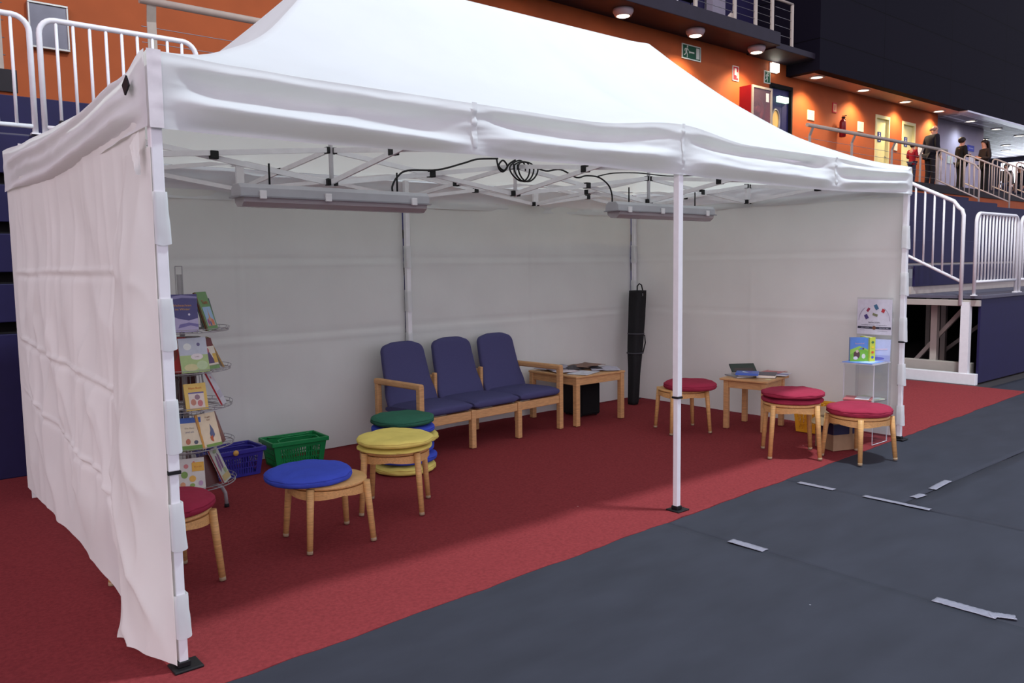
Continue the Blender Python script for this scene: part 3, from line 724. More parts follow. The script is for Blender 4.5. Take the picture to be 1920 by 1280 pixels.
# front valance folds drawn as in the picture
def front_fold(x, v):
    a = fold(x/6, v, 2.0, 6.0)*0.55
    # first bay: hollow under the eave and a roll sinking towards the seam at x=1.44
    k = sm(0, 0.25, x)*sm(1.5, 1.1, x)
    a += k*(-0.045*math.exp(-((v-(0.30+0.12*x))/0.16)**2)+0.040*math.exp(-((v-(0.62+0.14*x))/0.09)**2)-0.045*math.exp(-((v-(0.94+0.05*x))/0.10)**2))
    k = sm(1.4, 1.7, x)*sm(3.05, 2.7, x)
    a += k*(-0.03*math.exp(-((v-0.25)/0.12)**2)+0.035*math.exp(-((v-0.66)/0.12)**2)-0.045*math.exp(-((v-0.97)/0.12)**2))
    k = sm(3.0, 3.3, x)*sm(4.8, 4.5, x)
    a += k*(-0.045*math.exp(-((v-0.30+0.1*math.sin((x-3)*1.7))/0.13)**2)+0.04*math.exp(-((v-0.72)/0.12)**2)-0.03*math.exp(-((v-0.98)/0.09)**2))
    k = sm(4.8, 5.0, x)*sm(6.05, 5.8, x)
    a += k*(0.025*math.sin(v*13+x*2.2))
    return a*(0.12+0.88*sm(-0.03, 0.16, x)*sm(6.01, 5.86, x))
b = MB()
b.grid(lambda u, v: (-O+(6+2*O)*u, -O-0.012*sm(0, .2, v)-front_fold(-O+(6+2*O)*u, v)*sm(0, 0.18, v), eave(0, max(0, min(1, (-O+(6+2*O)*u)/6)))*(1-v)+lerp_tab(BF, 6*u)*v), 420, 34)
b.build('valance', M['canopy'], tent)['label'] = 'front valance with long folds'
b = MB()
def lv(u, v):
    y = -0.036+(DY+0.046)*u; zt = lerp_tab(EL, y); zb = lerp_tab(BL, y)
    ph = 1.9*v-0.55*u+0.22*nz(y*0.8, v*0.8, 31)
    w = 0.026*math.sin(2*PI*ph)*(0.55+0.6*nz(y*0.9, v, 35))+0.012*math.sin(2*PI*(3.3*v-1.1*u+0.3*nz(y, 3.0)))+0.007*nz(y*5, v*6-y*4, 39)
    k = sm(0, 0.12, u)*sm(1.0, 0.80, u)
    return (-O-0.012-0.035*math.sin(PI*min(1, v*1.1))*k-w*(0.06+0.94*k)*sm(0, 0.12, v), y, zt*(1-v)+zb*v)
b.grid(lv, 150, 26); b.build('valance', M['canopy'], tent)['label'] = 'sagging left valance'
b = MB(); b.grid(lambda u, v: (6+O+0.01+0.5*fold(u, v, 12, 3)*sm(0, .2, v), -O+(DY+2*O)*u, eave(1, u)*(1-v)+2.08*v), 90, 14); b.build('valance', M['canopy'], tent)
b = MB(); b.grid(lambda u, v: (-O+(6+2*O)*u, DY+O+0.01+0.5*fold(u, v, 17, 6)*sm(0, .2, v), 2.31*(1-v)+2.07*v), 140, 12); b.build('valance', M['canopy'], tent)
# stitched seam strips and pole caps on the front valance
for xs_, w in ((1.44, 0.05), (3.0, 0.045), (4.78, 0.05)):
    b = MB(); b.grid(lambda u, v: (xs_+(u-0.5)*w*0.6, -O-0.0155-front_fold(xs_+(u-0.5)*w, v)*sm(0, 0.18, v)-0.002*math.sin(PI*u), (eave(0, xs_/6)+0.002)*(1-v)+(lerp_tab(BF, xs_)+0.03)*v), 6, 34)
    b.build('seam_strip', M['canopy'], tent)
b = MB(); b.grid(lambda u, v: (-O-0.004+0.05*u, -O-0.0155-0.012*sm(0, .2, v)*0-front_fold(-O+0.05*u, v)*sm(0, 0.18, v), (eave(0, 0)+0.003)*(1-v)+2.057*v), 6, 30)
b.build('corner_patch', mat('worn_canopy_seam', (228, 224, 226), 0.8, var=0.08, scale=20), tent)
MB().bar((-0.062, 0.075, 2.235), (-0.066, 0.115, 2.205), 0.05, 0.006, up=(1, 0, 0)).build('corner_buckle', M['black'], tent)

# legs
TX = [0.0, 3.0, 6.0]
def wrap(parent, x, y, z0, z1, out, flare=0.009, m=None):
    b = MB(); s = 0.0265
    def fn(u, v):
        a = 2*PI*u; k = 1.0/max(abs(math.cos(a)), abs(math.sin(a)))
        k = min(k, 1.25); rr = s*k*(1+0.06*nz(math.cos(a)*2, v*4, z0*9))
        px, py = x+rr*math.cos(a), y+rr*math.sin(a)
        f = flare*(1-v)*max(0, math.cos(a-out))
        return (px+f*math.cos(out), py+f*math.sin(out), z0+(z1-z0)*v+0.006*math.cos(a*2)*(1-v))
    b.grid(fn, 32, 10); return b.build('wrap', m or M['canopy'], parent)
def leg(x, y, wraps=(), out=0.0, top=2.3, joint=0.75, part='leg'):
    b = MB(); b.box(x-0.021, x+0.021, y-0.021, y+0.021, joint, top)
    o = b.build('leg', M['whitepaint'], tent, bevel=0.004)
    MB().box(x-0.017, x+0.017, y-0.017, y+0.017, 0.022, joint+0.01).build('inner_tube', M['whitepaint'], o, bevel=0.003)
    MB().box(x-0.024, x+0.024, y-0.024, y+0.024, joint-0.012, joint).build('slide_collar', M['black'], o)
    b = MB(); b.box(x-0.045, x+0.065, y-0.05, y+0.05, 0.012, 0.022); b.box(x-0.024, x+0.024, y-0.024, y+0.024, 0.022, 0.045)
    b.build('foot_plate', M['black'], o, bevel=0.004)
    for z0, z1 in wraps: wrap(o, x, y, z0, z1, out)
    return o
WR = [(1.64, 1.83), (1.25, 1.44), (0.86, 1.06), (0.485, 0.667), (0.14, 0.31)]
leg(0, 0, WR, -0.3, 2.28, 0.79)
leg(3.0, 0, (), 0, 2.3, 0.73)
leg(6, 0, WR, -1.2, 2.26, 0.86)
leg(0.10, DY-0.06, ()); leg(3, DY-0.02, [(a-0.1, c-0.1) for a, c in WR], -PI/2); leg(6, DY-0.02, [(a-0.08, c-0.08) for a, c in WR[:4]], -PI/2)
# side walls
def wallpanel(fn, nu, nv, label=None):
    o = MB().grid(fn, nu, nv).build('side_wall', M['wallcloth'], tent)
    if label: o['label'] = label
    return o
def ridge(z, zc, w=0.012): return math.exp(-((z-zc)/w)**2)
def rdg(a): return (1-min(1.0, abs(a)*2.6))**2
def left_wall(u, v):
    y = 0.03+3.0*u; zb = 0.05+0.06*sm(0.5, 1.6, y)
    z = 2.12*(1-v)+zb*v
    h = (2.1-z)
    # gathered folds hanging from the eave, V shaped drapes lower down, flat fold lines
    w = -0.028+0.026*rdg(nz(y*2.1+0.20*h*math.sin(y*2), z*0.25, 51))*math.exp(-h*0.55)+0.016*rdg(nz(y*4.4-0.1*h, z*0.4, 53))*math.exp(-h*0.9)
    w += 0.030*rdg(nz(y*1.3+0.55*abs(z-1.3), z*0.5-y*0.25, 55))*sm(0.25, 0.7, h)+0.022*rdg(nz(y*1.5-0.7*z, z*0.6+y*0.4, 57))*sm(0.4, 0.9, h)+0.014*rdg(nz(y*2.4+1.1*z, z*1.2-y*0.5, 59))*sm(0.5, 0.9, h)
    w += 0.020*nz(y*1.2, z*1.1, 65)+0.006*nz(y*6, z*5, 66)
    for zc, sl, am in ((1.55, 0.0, 1.0), (1.07, 0.045, 1.0), (0.66, 0.09, 1.0)):
        q = z-zc-sl*(y-1.5)-0.010*nz(y*2.2, zc)
        w += am*(0.016*math.exp(-(q/0.012)**2)-0.016*math.exp(-((q+0.03)/0.016)**2))*(0.6+0.5*nz(y*1.7, zc, 3))
    k = sm(0, 0.05, u)*sm(1, 0.86, u)*(0.45+0.55*sm(1.0, 0.85, v))
    return (-0.024-0.006*k-w*k*(0.25+0.75*sm(0.05, 0.4, h)), y, z)
wallpanel(left_wall, 200, 190, 'left side wall seen from outside')
def flap(u, v):
    z = 1.99*(1-v)+0.035*v
    ye = 0.36+0.16*sm(0, 0.55, v)-0.06*sm(0.6, 1.0, v)
    y = -0.022+(ye+0.022)*u
    k = sm(0.25, 0.9, v)
    tp = sm(0.0, 0.22, v)
    x = -0.030-0.036*tp-0.030*k*sm(0, 0.6, u)-0.015*tp*math.sin(PI*u)-0.018*tp*rdg(nz(y*2.2+z*1.5, z*1.6-y*2.5, 61))*(0.35+k)-0.010*tp*rdg(nz(y*5, z*3.0, 63))
    e = sm(-0.05, 0.30, u)
    if v < 0.5: x += 0.012*sm(0.75, 1.0, u)
    return (x*e-0.0245*(1-e), y, z+0.03*math.sin(PI*u)*k-0.02*u*k)
o = MB().grid(flap, 44, 150).build('wall_flap', M['wallcloth'], tent); o['label'] = 'loose front flap of the left wall'
o = MB().grid(lambda u, v: (-0.05-0.02*u+0.004*nz(u*5, v*9, 5), 0.02+0.05*u-0.06*v*u, 2.05-0.16*v-0.05*u*(1-v)), 8, 12).build('wall_flap', M['wallcloth'], tent)
def back_wall(xa, xb, seed):
    def fn(u, v):
        x = xa+(xb-xa)*u; z = 2.14*(1-v)+0.025*v; h = 2.14-z
        w = 0.022*nz(x*1.4, z*1.2, seed)+0.012*nz(x*2.6+z*1.8, z*2.4-x, seed+2)+0.010*nz(x*5, z*0.6, seed+5)*math.exp(-h)
        w += 0.008*(ridge(z, 1.58, 0.015)-ridge(z, 1.61, 0.015))+0.010*(ridge(z, 0.97+0.03*x/6, 0.015)-ridge(z, 1.0+0.03*x/6, 0.02))+0.007*(math.exp(-((x-xa-1.5)/0.008)**2))
        pin = 0.06*math.exp(-min(x-xa, xb-x)/0.10)
        k = sm(0, 0.03, u)*sm(1, 0.97, u)
        y = DY+0.032-w*(0.3+0.7*k)
        if z < 0.5: y -= 0.05*(0.5-z)*abs(nz(x*1.7, seed))
        return (x, y, z+0.018*nz(x*1.2, seed+8)*v)
    return fn
wallpanel(back_wall(0.0, 2.99, 71), 120, 80, 'left half of the back wall')
wallpanel(back_wall(3.01, 6.0, 83), 120, 80, 'right half of the back wall')
def right_wall(u, v):
    y = 0.03+3.0*u; z = 2.14*(1-v)+0.03*v; h = 2.14-z
    w = 0.016*nz(y*1.3, z*1.0, 91)+0.010*nz(y*2.5+z*1.5, z*2-y, 95)
    w += 0.007*(ridge(z, 1.58, 0.015)-ridge(z, 1.61, 0.015))+0.008*(ridge(z, 1.02, 0.015)-ridge(z, 1.05, 0.02))+0.006*math.exp(-((y-1.5)/0.008)**2)
    return (6.035-w, y, z)
wallpanel(right_wall, 110, 80, 'right side wall seen from inside')
# scissor trusses
def strut(p, q): MB().bar(p, q, 0.014, 0.03, up=(0, 0, 1)).build('truss_bar', M['alu'], tent)
def block(p, s=0.022, dx=0.0): MB().box(p[0]-s*1.2, p[0]+s*1.2, p[1]-s*1.2, p[1]+s*1.2, p[2]-s*1.15, p[2]+s*1.15).build('joint_bracket', M['black'], tent, bevel=0.004)
def scissor(a, b, ta, ba, tb, bb, off):
    a = Vector(a); b = Vector(b); d = (b-a).normalized(); n = Vector((-d.y, d.x, 0))*0.012
    sh = d*0.03
    strut(a+sh+n+Vector((0, 0, ta)), b-sh+n+Vector((0, 0, bb))); strut(a+sh-n+Vector((0, 0, ba)), b-sh-n+Vector((0, 0, tb)))
    zc = ((ta+bb)/2+(ba+tb)/2)/2
    c = (a+b)/2; block((c.x, c.y, zc), 0.020)
def zt(x, y):
    if y < 0.1: return 2.27, 2.12
    if y > 2.9: return 2.35, 2.15
    if x in (0.0, 6.0): return 2.28, 2.13
    return 2.27, 2.075
iy = 1.516
nodes = [(x, y) for x in (0.0, 1.5, 3.0, 4.5, 6.0) for y in (0.05, iy, DY-0.05)]
def seg(p, q):
    f = lambda p: (p[0]+(0.035 if p[0] == 0 else -0.035 if p[0] == 6 else 0), p[1], 0)
    a, b2 = zt(*p); c, d = zt(*q); scissor(f(p), f(q), a, b2, c, d, 0)
X5 = (0.0, 1.5, 3.0, 4.5, 6.0); Y3 = (0.05, iy, DY-0.05)
for y in Y3:
    for p, q in zip(X5, X5[1:]): seg((p, y), (q, y))
for x in X5:
    for p, q in zip(Y3, Y3[1:]): seg((x, p), (x, q))
for x, y in nodes:
    a, b2 = zt(x, y); xx = x+(0.035 if x == 0 else -0.035 if x == 6 else 0)
    if y == iy or x in (1.5, 4.5):
        for z in (a, b2):
            MB().box(xx-0.036, xx-0.012, y-0.02, y+0.02, z-0.02, z+0.02).build('joint_bracket', M['black'], tent, bevel=0.003)
            MB().box(xx+0.012, xx+0.036, y-0.02, y+0.02, z-0.02, z+0.02).build('joint_bracket', M['black'], tent, bevel=0.003)
        if x in (0.0, 6.0) or y != iy: MB().box(xx-0.03, xx+0.03, y-0.012, y+0.012, b2-0.02, a+0.02).build('end_plate', M['alu'], tent)
for x in (1.5, 4.5): MB().tube([(x, iy, 2.05), (x, iy, 3.36)], 0.014, 10).build('peak_pole', M['alu'], tent)
MB().tube([(3, iy, 2.05), (3, iy, 2.30)], 0.014, 10).build('peak_pole', M['alu'], tent)

# fluorescent fittings hanging under the truss
def fluorescent(label, x0, x1, y, z):
    L = x1-x0
    t = thing('fluorescent_light', label, 'light fitting', (x0, y, z), group='unlit tube lights under the tent roof')
    prof = [(-0.075, 0.0), (0.075, 0.0), (0.07, 0.05), (0.045, 0.075), (-0.045, 0.075), (-0.07, 0.05)]
    b = MB(); n = len(prof)
    vs = [(0, p, q) for p, q in prof]+[(L, p, q) for p, q in prof]
    b.add(vs, [list(range(n)), list(range(n, 2*n))[::-1]]+[(i, n+i, n+(i+1) % n, (i+1) % n) for i in range(n)])
    b.build('housing', mat('fitting_grey', (178, 178, 184), 0.45, var=0.04, scale=10), t, bevel=0.006)
    prof = [(-0.07, 0.0), (-0.065, -0.03), (-0.03, -0.055), (0.03, -0.055), (0.065, -0.03), (0.07, 0.0)]
    n = len(prof); b = MB()
    vs = [(0.02, p, q) for p, q in prof]+[(L-0.02, p, q) for p, q in prof]
    b.add(vs, [list(range(n))[::-1], list(range(n, 2*n))]+[(i, (i+1) % n, n+(i+1) % n, n+i) for i in range(n-1)])
    b.build('diffuser', mat('frosted_diffuser', (188, 180, 184), 0.25, alpha=0.75, spec=0.6), t)
    for yy in (-0.025, 0.025): MB().tube([(0.05, yy, -0.015), (L-0.05, yy, -0.015)], 0.012, 8).build('tube', mat('white_tube', (232, 232, 236), 0.3), t)
    b = MB(); b.box(-0.008, L+0.008, -0.082, 0.082, -0.004, 0.003); b.build('rim', mat('rim_grey', (150, 150, 156), 0.4), t)
    for q in (0.1, 0.42, 0.9):
        MB().box(q*L-0.02, q*L+0.02, -0.09, -0.075, -0.012, 0.035).build('clip', M['alu'], t, bevel=0.003)
    for q in (0.16, 0.84):
        MB().tube([(q*L, 0, 0.07), (q*L, 0.0, 0.20)], 0.006, 6).build('hanging_strap', M['black'], t)
    return t
fluorescent('long grey tube light fitting under the left part of the roof', 0.86, 2.14, 1.45, 1.955)
fluorescent('grey tube light fitting under the right part of the roof, behind the middle post', 3.97, 5.26, 1.45, 1.975)
def cord(label, pts, r=0.0065, name='power_cable'):
    # smooth the points
    P = [Vector(p) for p in pts]; out = []
    for i in range(len(P)-1):
        p0 = P[max(i-1, 0)]; p1 = P[i]; p2 = P[i+1]; p3 = P[min(i+2, len(P)-1)]
        for k in range(6):
            t = k/6
            out.append(0.5*((2*p1)+(-p0+p2)*t+(2*p0-5*p1+4*p2-p3)*t*t+(-p0+3*p1-3*p2+p3)*t**3))
    out.append(P[-1])
    return tag(MB().tube(out, r, 7).build(name, M['black']), label, 'cable')
cord('black power cable arching up from the left tube light along the truss', [(1.90, 1.45, 2.03), (1.90, 1.45, 2.07), (1.94, 1.45, 2.13), (2.02, 1.45, 2.175), (2.26, 1.45, 2.195), (2.48, 1.45, 2.255), (2.6, 1.45, 2.29), (2.8, 1.47, 2.31)])
lp = []
for k in range(60):
    a = 2*PI*k/19.0
    lp.append((3.0+0.085*math.cos(a)+0.0016*(k-30), 1.44-0.0006*k, 2.235+0.07*math.sin(a)+0.01*math.sin(k*0.7)))
cord('coiled black cable loops tied to the middle truss post', lp, 0.006)
cord('short bundle of black cable left of the coiled loops', [(2.78, 1.46, 2.31), (2.80, 1.46, 2.24), (2.84, 1.46, 2.22), (2.88, 1.46, 2.26), (2.84, 1.46, 2.30), (2.80, 1.46, 2.26), (2.85, 1.46, 2.23), (2.90, 1.46, 2.28), (2.95, 1.45, 2.31)])
cord('black power cable dropping in an arc to the right tube light', [(3.1, 1.45, 2.28), (3.25, 1.45, 2.25), (3.4, 1.45, 2.27), (3.57, 1.45, 2.22), (3.68, 1.45, 2.24), (3.82, 1.45, 2.235), (3.93, 1.45, 2.18), (3.97, 1.45, 2.11), (3.975, 1.45, 2.05)])
cord('thin black cable running right above the right tube light', [(3.82, 1.46, 2.245), (4.0, 1.46, 2.28), (4.3, 1.46, 2.30), (4.7, 1.47, 2.30), (5.1, 1.5, 2.33)], 0.005)
# ================================================================== STOOLS AND CUSHIONS
GZ = 0.017
def stool(label, x, y, h, rot, r=0.225):
    t = thing('stool', label, 'stool', (x, y, GZ), (0, 0, rot), 'round beech stools')
    MB().lathe([(0.0, h-0.022), (r-0.02, h-0.022), (r-0.008, h-0.018), (r-0.005, h-0.008), (r-0.012, h), (0.0, h)], 48, cap=False).build('seat', M['beechx'], t)
    b = MB()
    def ap(u, v):
        a = 2*PI*u; k = abs(math.cos(2*a))        # apron a little deeper next to the legs
        zz = [h-0.024, h-0.058-0.014*k, h-0.058-0.014*k, h-0.024, h-0.024]; rr = [r-0.006, r-0.006, r-0.028, r-0.028, r-0.006]
        i = int(round(v*4)); return (rr[i]*math.cos(a), rr[i]*math.sin(a), zz[i])
    b.grid(ap, 64, 4, smooth=False); b.build('apron', M['beechx'], t)
    for k in range(4):
        a = k*PI/2; c, s = math.cos(a), math.sin(a)
        p0 = ((r+0.004)*c, (r+0.004)*s, h-0.006); p1 = ((r+0.038)*c, (r+0.038)*s, 0.018)
        b = MB(); b.tube([p0, ((p0[0]*0.6+p1[0]*0.4), (p0[1]*0.6+p1[1]*0.4), p0[2]*0.6+p1[2]*0.4), p1], 0.0215, 12, r2=0.0165)
        o = b.build('leg', M['beech'], t)
        q = ((r+0.0398)*c, (r+0.0398)*s, 0.0)
        MB().tube([p1, q], 0.0168, 10).build('foot_cap', mat('grey_felt', (160, 140, 112), 0.9, var=0.1, scale=50), o)
    return t
def cushion(label, x, y, z, m, seed, r=0.237, h=0.066, tilt=(0, 0), squash=1.0, group='round seat cushions'):
    b = MB()
    prof = [(0.0, h*1.02), (0.07, h*1.03), (0.14, h*1.0), (0.19, h*0.96), (0.215, h*0.90), (0.229, h*0.80), (0.2345, h*0.72), (0.237, h*0.66), (0.2345, h*0.60), (0.237, h*0.42), (0.236, h*0.28), (0.232, h*0.16), (0.222, h*0.06), (0.20, 0.0), (0.0, 0.0)]
    P = len(prof)
    def fn(u, v):
        i = v*(P-1); k = min(int(i), P-2); f = i-k
        rr = (prof[k][0]*(1-f)+prof[k+1][0]*f)*r/0.237; zz = prof[k][1]*(1-f)+prof[k+1][1]*f
        a = 2*PI*u; cx, cy = math.cos(a), math.sin(a)
        w = 0.004*nz(cx*3+seed, cy*3, zz*14)+0.003*nz(cx*7, cy*7+seed, zz*50)
        if rr > 0.2*r/0.237: rr += w*1.4
        if zz > h*0.5: zz += 0.007*nz(rr*cx*7+seed, rr*cy*7)+0.004*nz(rr*cx*18, rr*cy*18, seed)
        zz = max(0.0, zz-0.004*(rr/r)**6*(zz > h*0.5))
        return (rr*cx, rr*cy*squash, zz)
    b.grid(fn, 72, 42)
    o = b.build('seat_cushion', m, loc=(x, y, z), rot=(tilt[0], tilt[1], seed*0.7)); return tag(o, label, 'cushion', group)
stool('beech stool in front with a blue cushion sliding off it', 1.13, 0.98, 0.352, math.radians(40))
cushion('bright blue round cushion lying off centre on the front stool', 1.035, 1.02, 0.352+GZ+0.001, M['cushblue'], 1.0, 0.240, 0.066)
stool('beech stool carrying the yellow cushions, in the tent centre left', 1.74, 1.25, 0.392, math.radians(5))
cushion('upper pale yellow round cushion on the centre left stool', 1.725, 1.215, 0.392+GZ+0.036, M['cushyel'], 2.0, 0.240, 0.052, group='yellow cushions on one stool')
cushion('lower pale yellow round cushion squeezed under another yellow one', 1.725, 1.22, 0.392+GZ+0.001, M['cushyel'], 2.7, 0.237, 0.030, group='yellow cushions on one stool')
stool('beech stool with wine red cushion behind the middle tent post', 4.97, 1.51, 0.392, math.radians(17))
cushion('wine red round cushion on the stool behind the middle post', 4.985, 1.435, 0.392+GZ+0.001, M['cushred'], 3.0, 0.237, 0.075)
stool('taller beech stool with wine red cushions beside the small book table', 4.84, 0.33, 0.425, math.radians(-4))
cushion('upper wine red cushion on the taller stool by the book table', 4.845, 0.325, 0.425+GZ+0.047, M['cushred'], 4.0, 0.240, 0.050)
cushion('lower wine red cushion on the taller stool by the book table', 4.85, 0.33, 0.425+GZ+0.001, M['cushred'], 4.6, 0.236, 0.042)
stool('beech stool with red cushion half standing on the grey floor sheet', 5.11, -0.09, 0.345, math.radians(30))
cushion('wine red cushion with a white tag on the stool nearest the grey floor', 5.12, -0.085, 0.345+GZ+0.001, M['cushred'], 5.0, 0.240, 0.072)
stool('beech stool half hidden behind the left tent wall', 0.225, 0.92, 0.365, math.radians(55))
cushion('wine red cushion on the stool behind the left tent wall', 0.225, 0.915, 0.365+GZ+0.001, M['cushred'], 6.0, 0.237, 0.068)
MB().box(-0.008, 0.008, -0.003, 0.003, 0, 0.008).build('cushion_tag', cmat((230, 225, 225)), loc=(0, 0, 0))
_tg = bpy.data.objects['cushion_tag']; _tg.parent = [o for o in C.objects if o.get('label', '').startswith('wine red cushion with a white tag')][0]; _tg.location = (-0.02, -0.238, 0.035); _tg['label'] = 'white tag'; _tg.rotation_euler = (0, 0, 0)
z = GZ+0.001
for i, (m, hh, dx, dy, lab) in enumerate(((M['cushyel'], 0.066, 0, 0, 'yellow cushion at the bottom of the stack on the carpet'), (M['cushblue'], 0.068, 0.012, 0.0, 'lower of the two middle blue cushions in the stack'),
        (M['cushblue'], 0.066, -0.004, 0.01, 'upper of the two middle blue cushions in the stack'), (M['cushyel'], 0.060, 0.028, 0.0, 'yellow cushion jutting out of the stack near its top'),
        (M['cushblue'], 0.060, 0.002, 0.01, 'blue cushion directly under the green one in the stack'), (M['cushgrn'], 0.064, -0.008, 0.0, 'dark green round cushion on top of the stack'))):
    cushion(lab, 2.30+dx, 2.03+dy, z, m, 8.0+i, 0.238, hh, group='stack of cushions on the carpet'); z += hh*1.03+0.006

# ================================================================== SOFA
t = thing('three_seat_sofa', 'three seat waiting sofa with blue upholstery and beech frame', 'sofa', (2.57, 2.205, GZ), (0, 0, math.radians(4.6)))
BW = M['oak']; WM = 0.548
def sb(name, *a, m=None, bev=0.006): return MB().box(*a).build(name, m or BW, t, bevel=bev)
for i in range(4):
    x = WM*i; e = i in (0, 3)
    sb('leg', x-0.024, x+0.024, -0.024, 0.024, 0, 0.585 if e else 0.325)
    sb('leg', x-0.022, x+0.022, 0.545, 0.59, 0, 0.585 if e else 0.575)
for i in range(3):
    sb('front_rail', WM*i+0.025, WM*(i+1)-0.025, -0.016, 0.014, 0.245, 0.318)
    sb('back_rail', WM*i+0.023, WM*(i+1)-0.023, 0.55, 0.58, 0.23, 0.30)
for x in (0, 3*WM): sb('side_rail', x-0.016, x+0.016, 0.025, 0.544, 0.235, 0.315)
for i in (1, 2): sb('side_rail', WM*i-0.014, WM*i+0.014, 0.025, 0.544, 0.245, 0.305)
for x in (0, 3*WM):
    b = MB(); b.box(x-0.026, x+0.026, -0.026, 0.60, 0.552, 0.602); b.build('armrest', BW, t, bevel=0.016, seg=3)
for i in (1, 2): sb('divider_post', WM*i-0.016, WM*i+0.016, 0.472, 0.512, 0.30, 0.598)
for i in range(3):
    cx = WM*(i+0.5)
    b = MB()
    def seat(u, v):
        # closed pillow section swept along x
        a = 2*PI*v; w = 0.262
        px = -w+2*w*u
        ex = sm(0, 0.10, u)*sm(1, 0.90, u)
        sy = math.copysign(abs(math.cos(a))**0.45, math.cos(a)); sz = math.copysign(abs(math.sin(a))**0.6, math.sin(a))
        yy = 0.235-0.265*sy*(0.955+0.045*ex); zz = 0.355+0.043*sz*(0.55+0.45*ex)
        if sz > 0: zz += 0.012*math.sin(PI*u)*math.sin(PI*min(1, max(0, (yy+0.03)/0.53)))
        zz -= 0.04*(yy-0.2)*0.6
        return (cx+px, yy, zz)
    b.grid(seat, 24, 40)
    for u in (0, 1):
        ring = [seat(u, v/40) for v in range(40)]; b.poly(ring if u else ring[::-1])
    b.build('seat_cushion', M['sofablue'], t, weld=True)
    b = MB(); H = 0.545
    def wid(q):   # half width up the back
        w = 0.262-0.006*q-0.026*sm(0.15, 0.45, q)-0.010*sm(0.45, 0.9, q)
        if q > 0.84: w *= math.sqrt(max(0.0, 1-((q-0.84)/0.16)**2))*0.30+0.70 if q < 1 else 0.70
        return w
    def back(u, v):
        # u around the section, v up
        q = v; a = 2*PI*u
        w = wid(q); th = 0.036*(math.sqrt(max(0.0, 1-max(0, (q-0.93)/0.07)**2))*0.85+0.15)*(0.25+0.75*sm(0, 0.05, q))
        sx = math.copysign(abs(math.cos(a))**0.35, math.cos(a)); sy = math.copysign(abs(math.sin(a))**0.6, math.sin(a))
        zz = 0.345+H*q; yy = 0.435+0.165*q+0.03*math.sin(PI*q)*0.6
        bulge = 0.012*math.sin(PI*q)*(1-sx*sx*0.6)*(1 if sy < 0 else 0)
        if q >= 0.8: zz -= 0.022*(sx*sx)**2*sm(0.8, 1.0, q)
        return (cx+w*sx, yy+th*sy-bulge, zz)
    b.grid(back, 48, 36)
    b.poly([back(k/48, 1.0) for k in range(48)]); b.poly([back(k/48, 0.0) for k in range(48)][::-1])
    b.build('backrest', M['sofablue'], t, weld=True)

# ================================================================== SIDE TABLES
def side_table(label, x, y, w, d, h, rot, over, lw):
    t = thing('side_table', label, 'table', (x, y, GZ), (0, 0, rot), 'small wooden side tables')
    MB().box(-w/2-over, w/2+over, -d/2-over, d/2+over, h-0.020, h).build('tabletop', M['oak'], t, bevel=0.005)
    for a in (-1, 1):
        for c in (-1, 1):
            x0 = a*w/2; y0 = c*d/2
            MB().box(min(x0, x0-a*lw), max(x0, x0-a*lw), min(y0, y0-c*lw), max(y0, y0-c*lw), 0, h-0.0205).build('leg', M['oak'], t, bevel=0.004)
    for c in (-1, 1):
        MB().box(-w/2+lw, w/2-lw, c*(d/2-0.022)-0.010, c*(d/2-0.022)+0.010, h-0.09, h-0.021).build('apron', M['oak'], t, bevel=0.003)
        MB().box(c*(w/2-0.022)-0.010, c*(w/2-0.022)+0.010, -d/2+lw, d/2-lw, h-0.09, h-0.021).build('apron', M['oak'], t, bevel=0.003)
    return t
side_table('wider wooden side table by the sofa covered with newspapers', 4.705, 2.62, 0.66, 0.68, 0.478, math.radians(-0.5), 0.006, 0.05)
side_table('small square wooden table holding books by the right wall', 5.575, 1.155, 0.445, 0.405, 0.470, math.radians(10), 0.028, 0.045)

# ================================================================== BOOKS AND PAPERS
def art(b, w, h, items, y=-0.0012, mats=None):
    """flat printed shapes on a front cover; items in cover fractions"""
    for it in items:
        k = it[0]
        def mi(c):
            m = cmat(c)
            if m not in mats: mats.append(m)
            return mats.index(m)
        y -= 0.00012
        if k == 'r': _, x0, x1, z0, z1, c = it; b.poly([(w*(x0-.5), y, h*z0), (w*(x1-.5), y, h*z0), (w*(x1-.5), y, h*z1), (w*(x0-.5), y, h*z1)], mi(c))
        elif k == 'e':
            _, cx, cz, rx, rz, c = it
            b.poly([(w*(cx-.5)+w*rx*math.cos(2*PI*q/18), y, h*cz+h*rz*math.sin(2*PI*q/18)) for q in range(18)], mi(c))
        elif k == 'p':
            _, pts, c = it; b.poly([(w*(px-.5), y, h*pz) for px, pz in pts], mi(c))
        elif k == 't':
            _, s, cx, cz, size, c = it
            b.text(s, size*h, Matrix.Translation((w*(cx-.5), y, h*cz)) @ Matrix.Rotation(PI/2, 4, 'X'), mi(c))
def book(label, loc, rotz, w, h, th, cover, items=(), tilt=0.0, spine=None, group=None, roll=0.0, cat='book', gloss=0.35, hard=True, name='book'):
    """stands on its lower edge; front cover faces local -y"""
    t = thing(name, label, cat, loc, (-tilt, roll, rotz), group)
    mats = [mat('cover_%d_%d_%d' % tuple(cover), cover, gloss, var=0.05, scale=25, spec=0.5)]
    if spine: mats.append(cmat(spine))
    b = MB(); c = 0.003 if hard else 0.0008
    b.box(-w/2, w/2, 0, c, 0, h).box(-w/2, w/2, th-c, th, 0, h).box(-w/2, -w/2+c, c, th-c, 0, h, 1 if spine else 0)
    art(b, w, h, items, -0.0012, mats)
    b.build('cover', mats, t)
    if th > 2*c+0.001:
        e = 0.003 if hard else 0.0005
        MB().box(-w/2+c+0.0003, w/2-e, c+0.0003, th-c-0.0003, e, h-e).build('pages', M['page'], t)
    return t
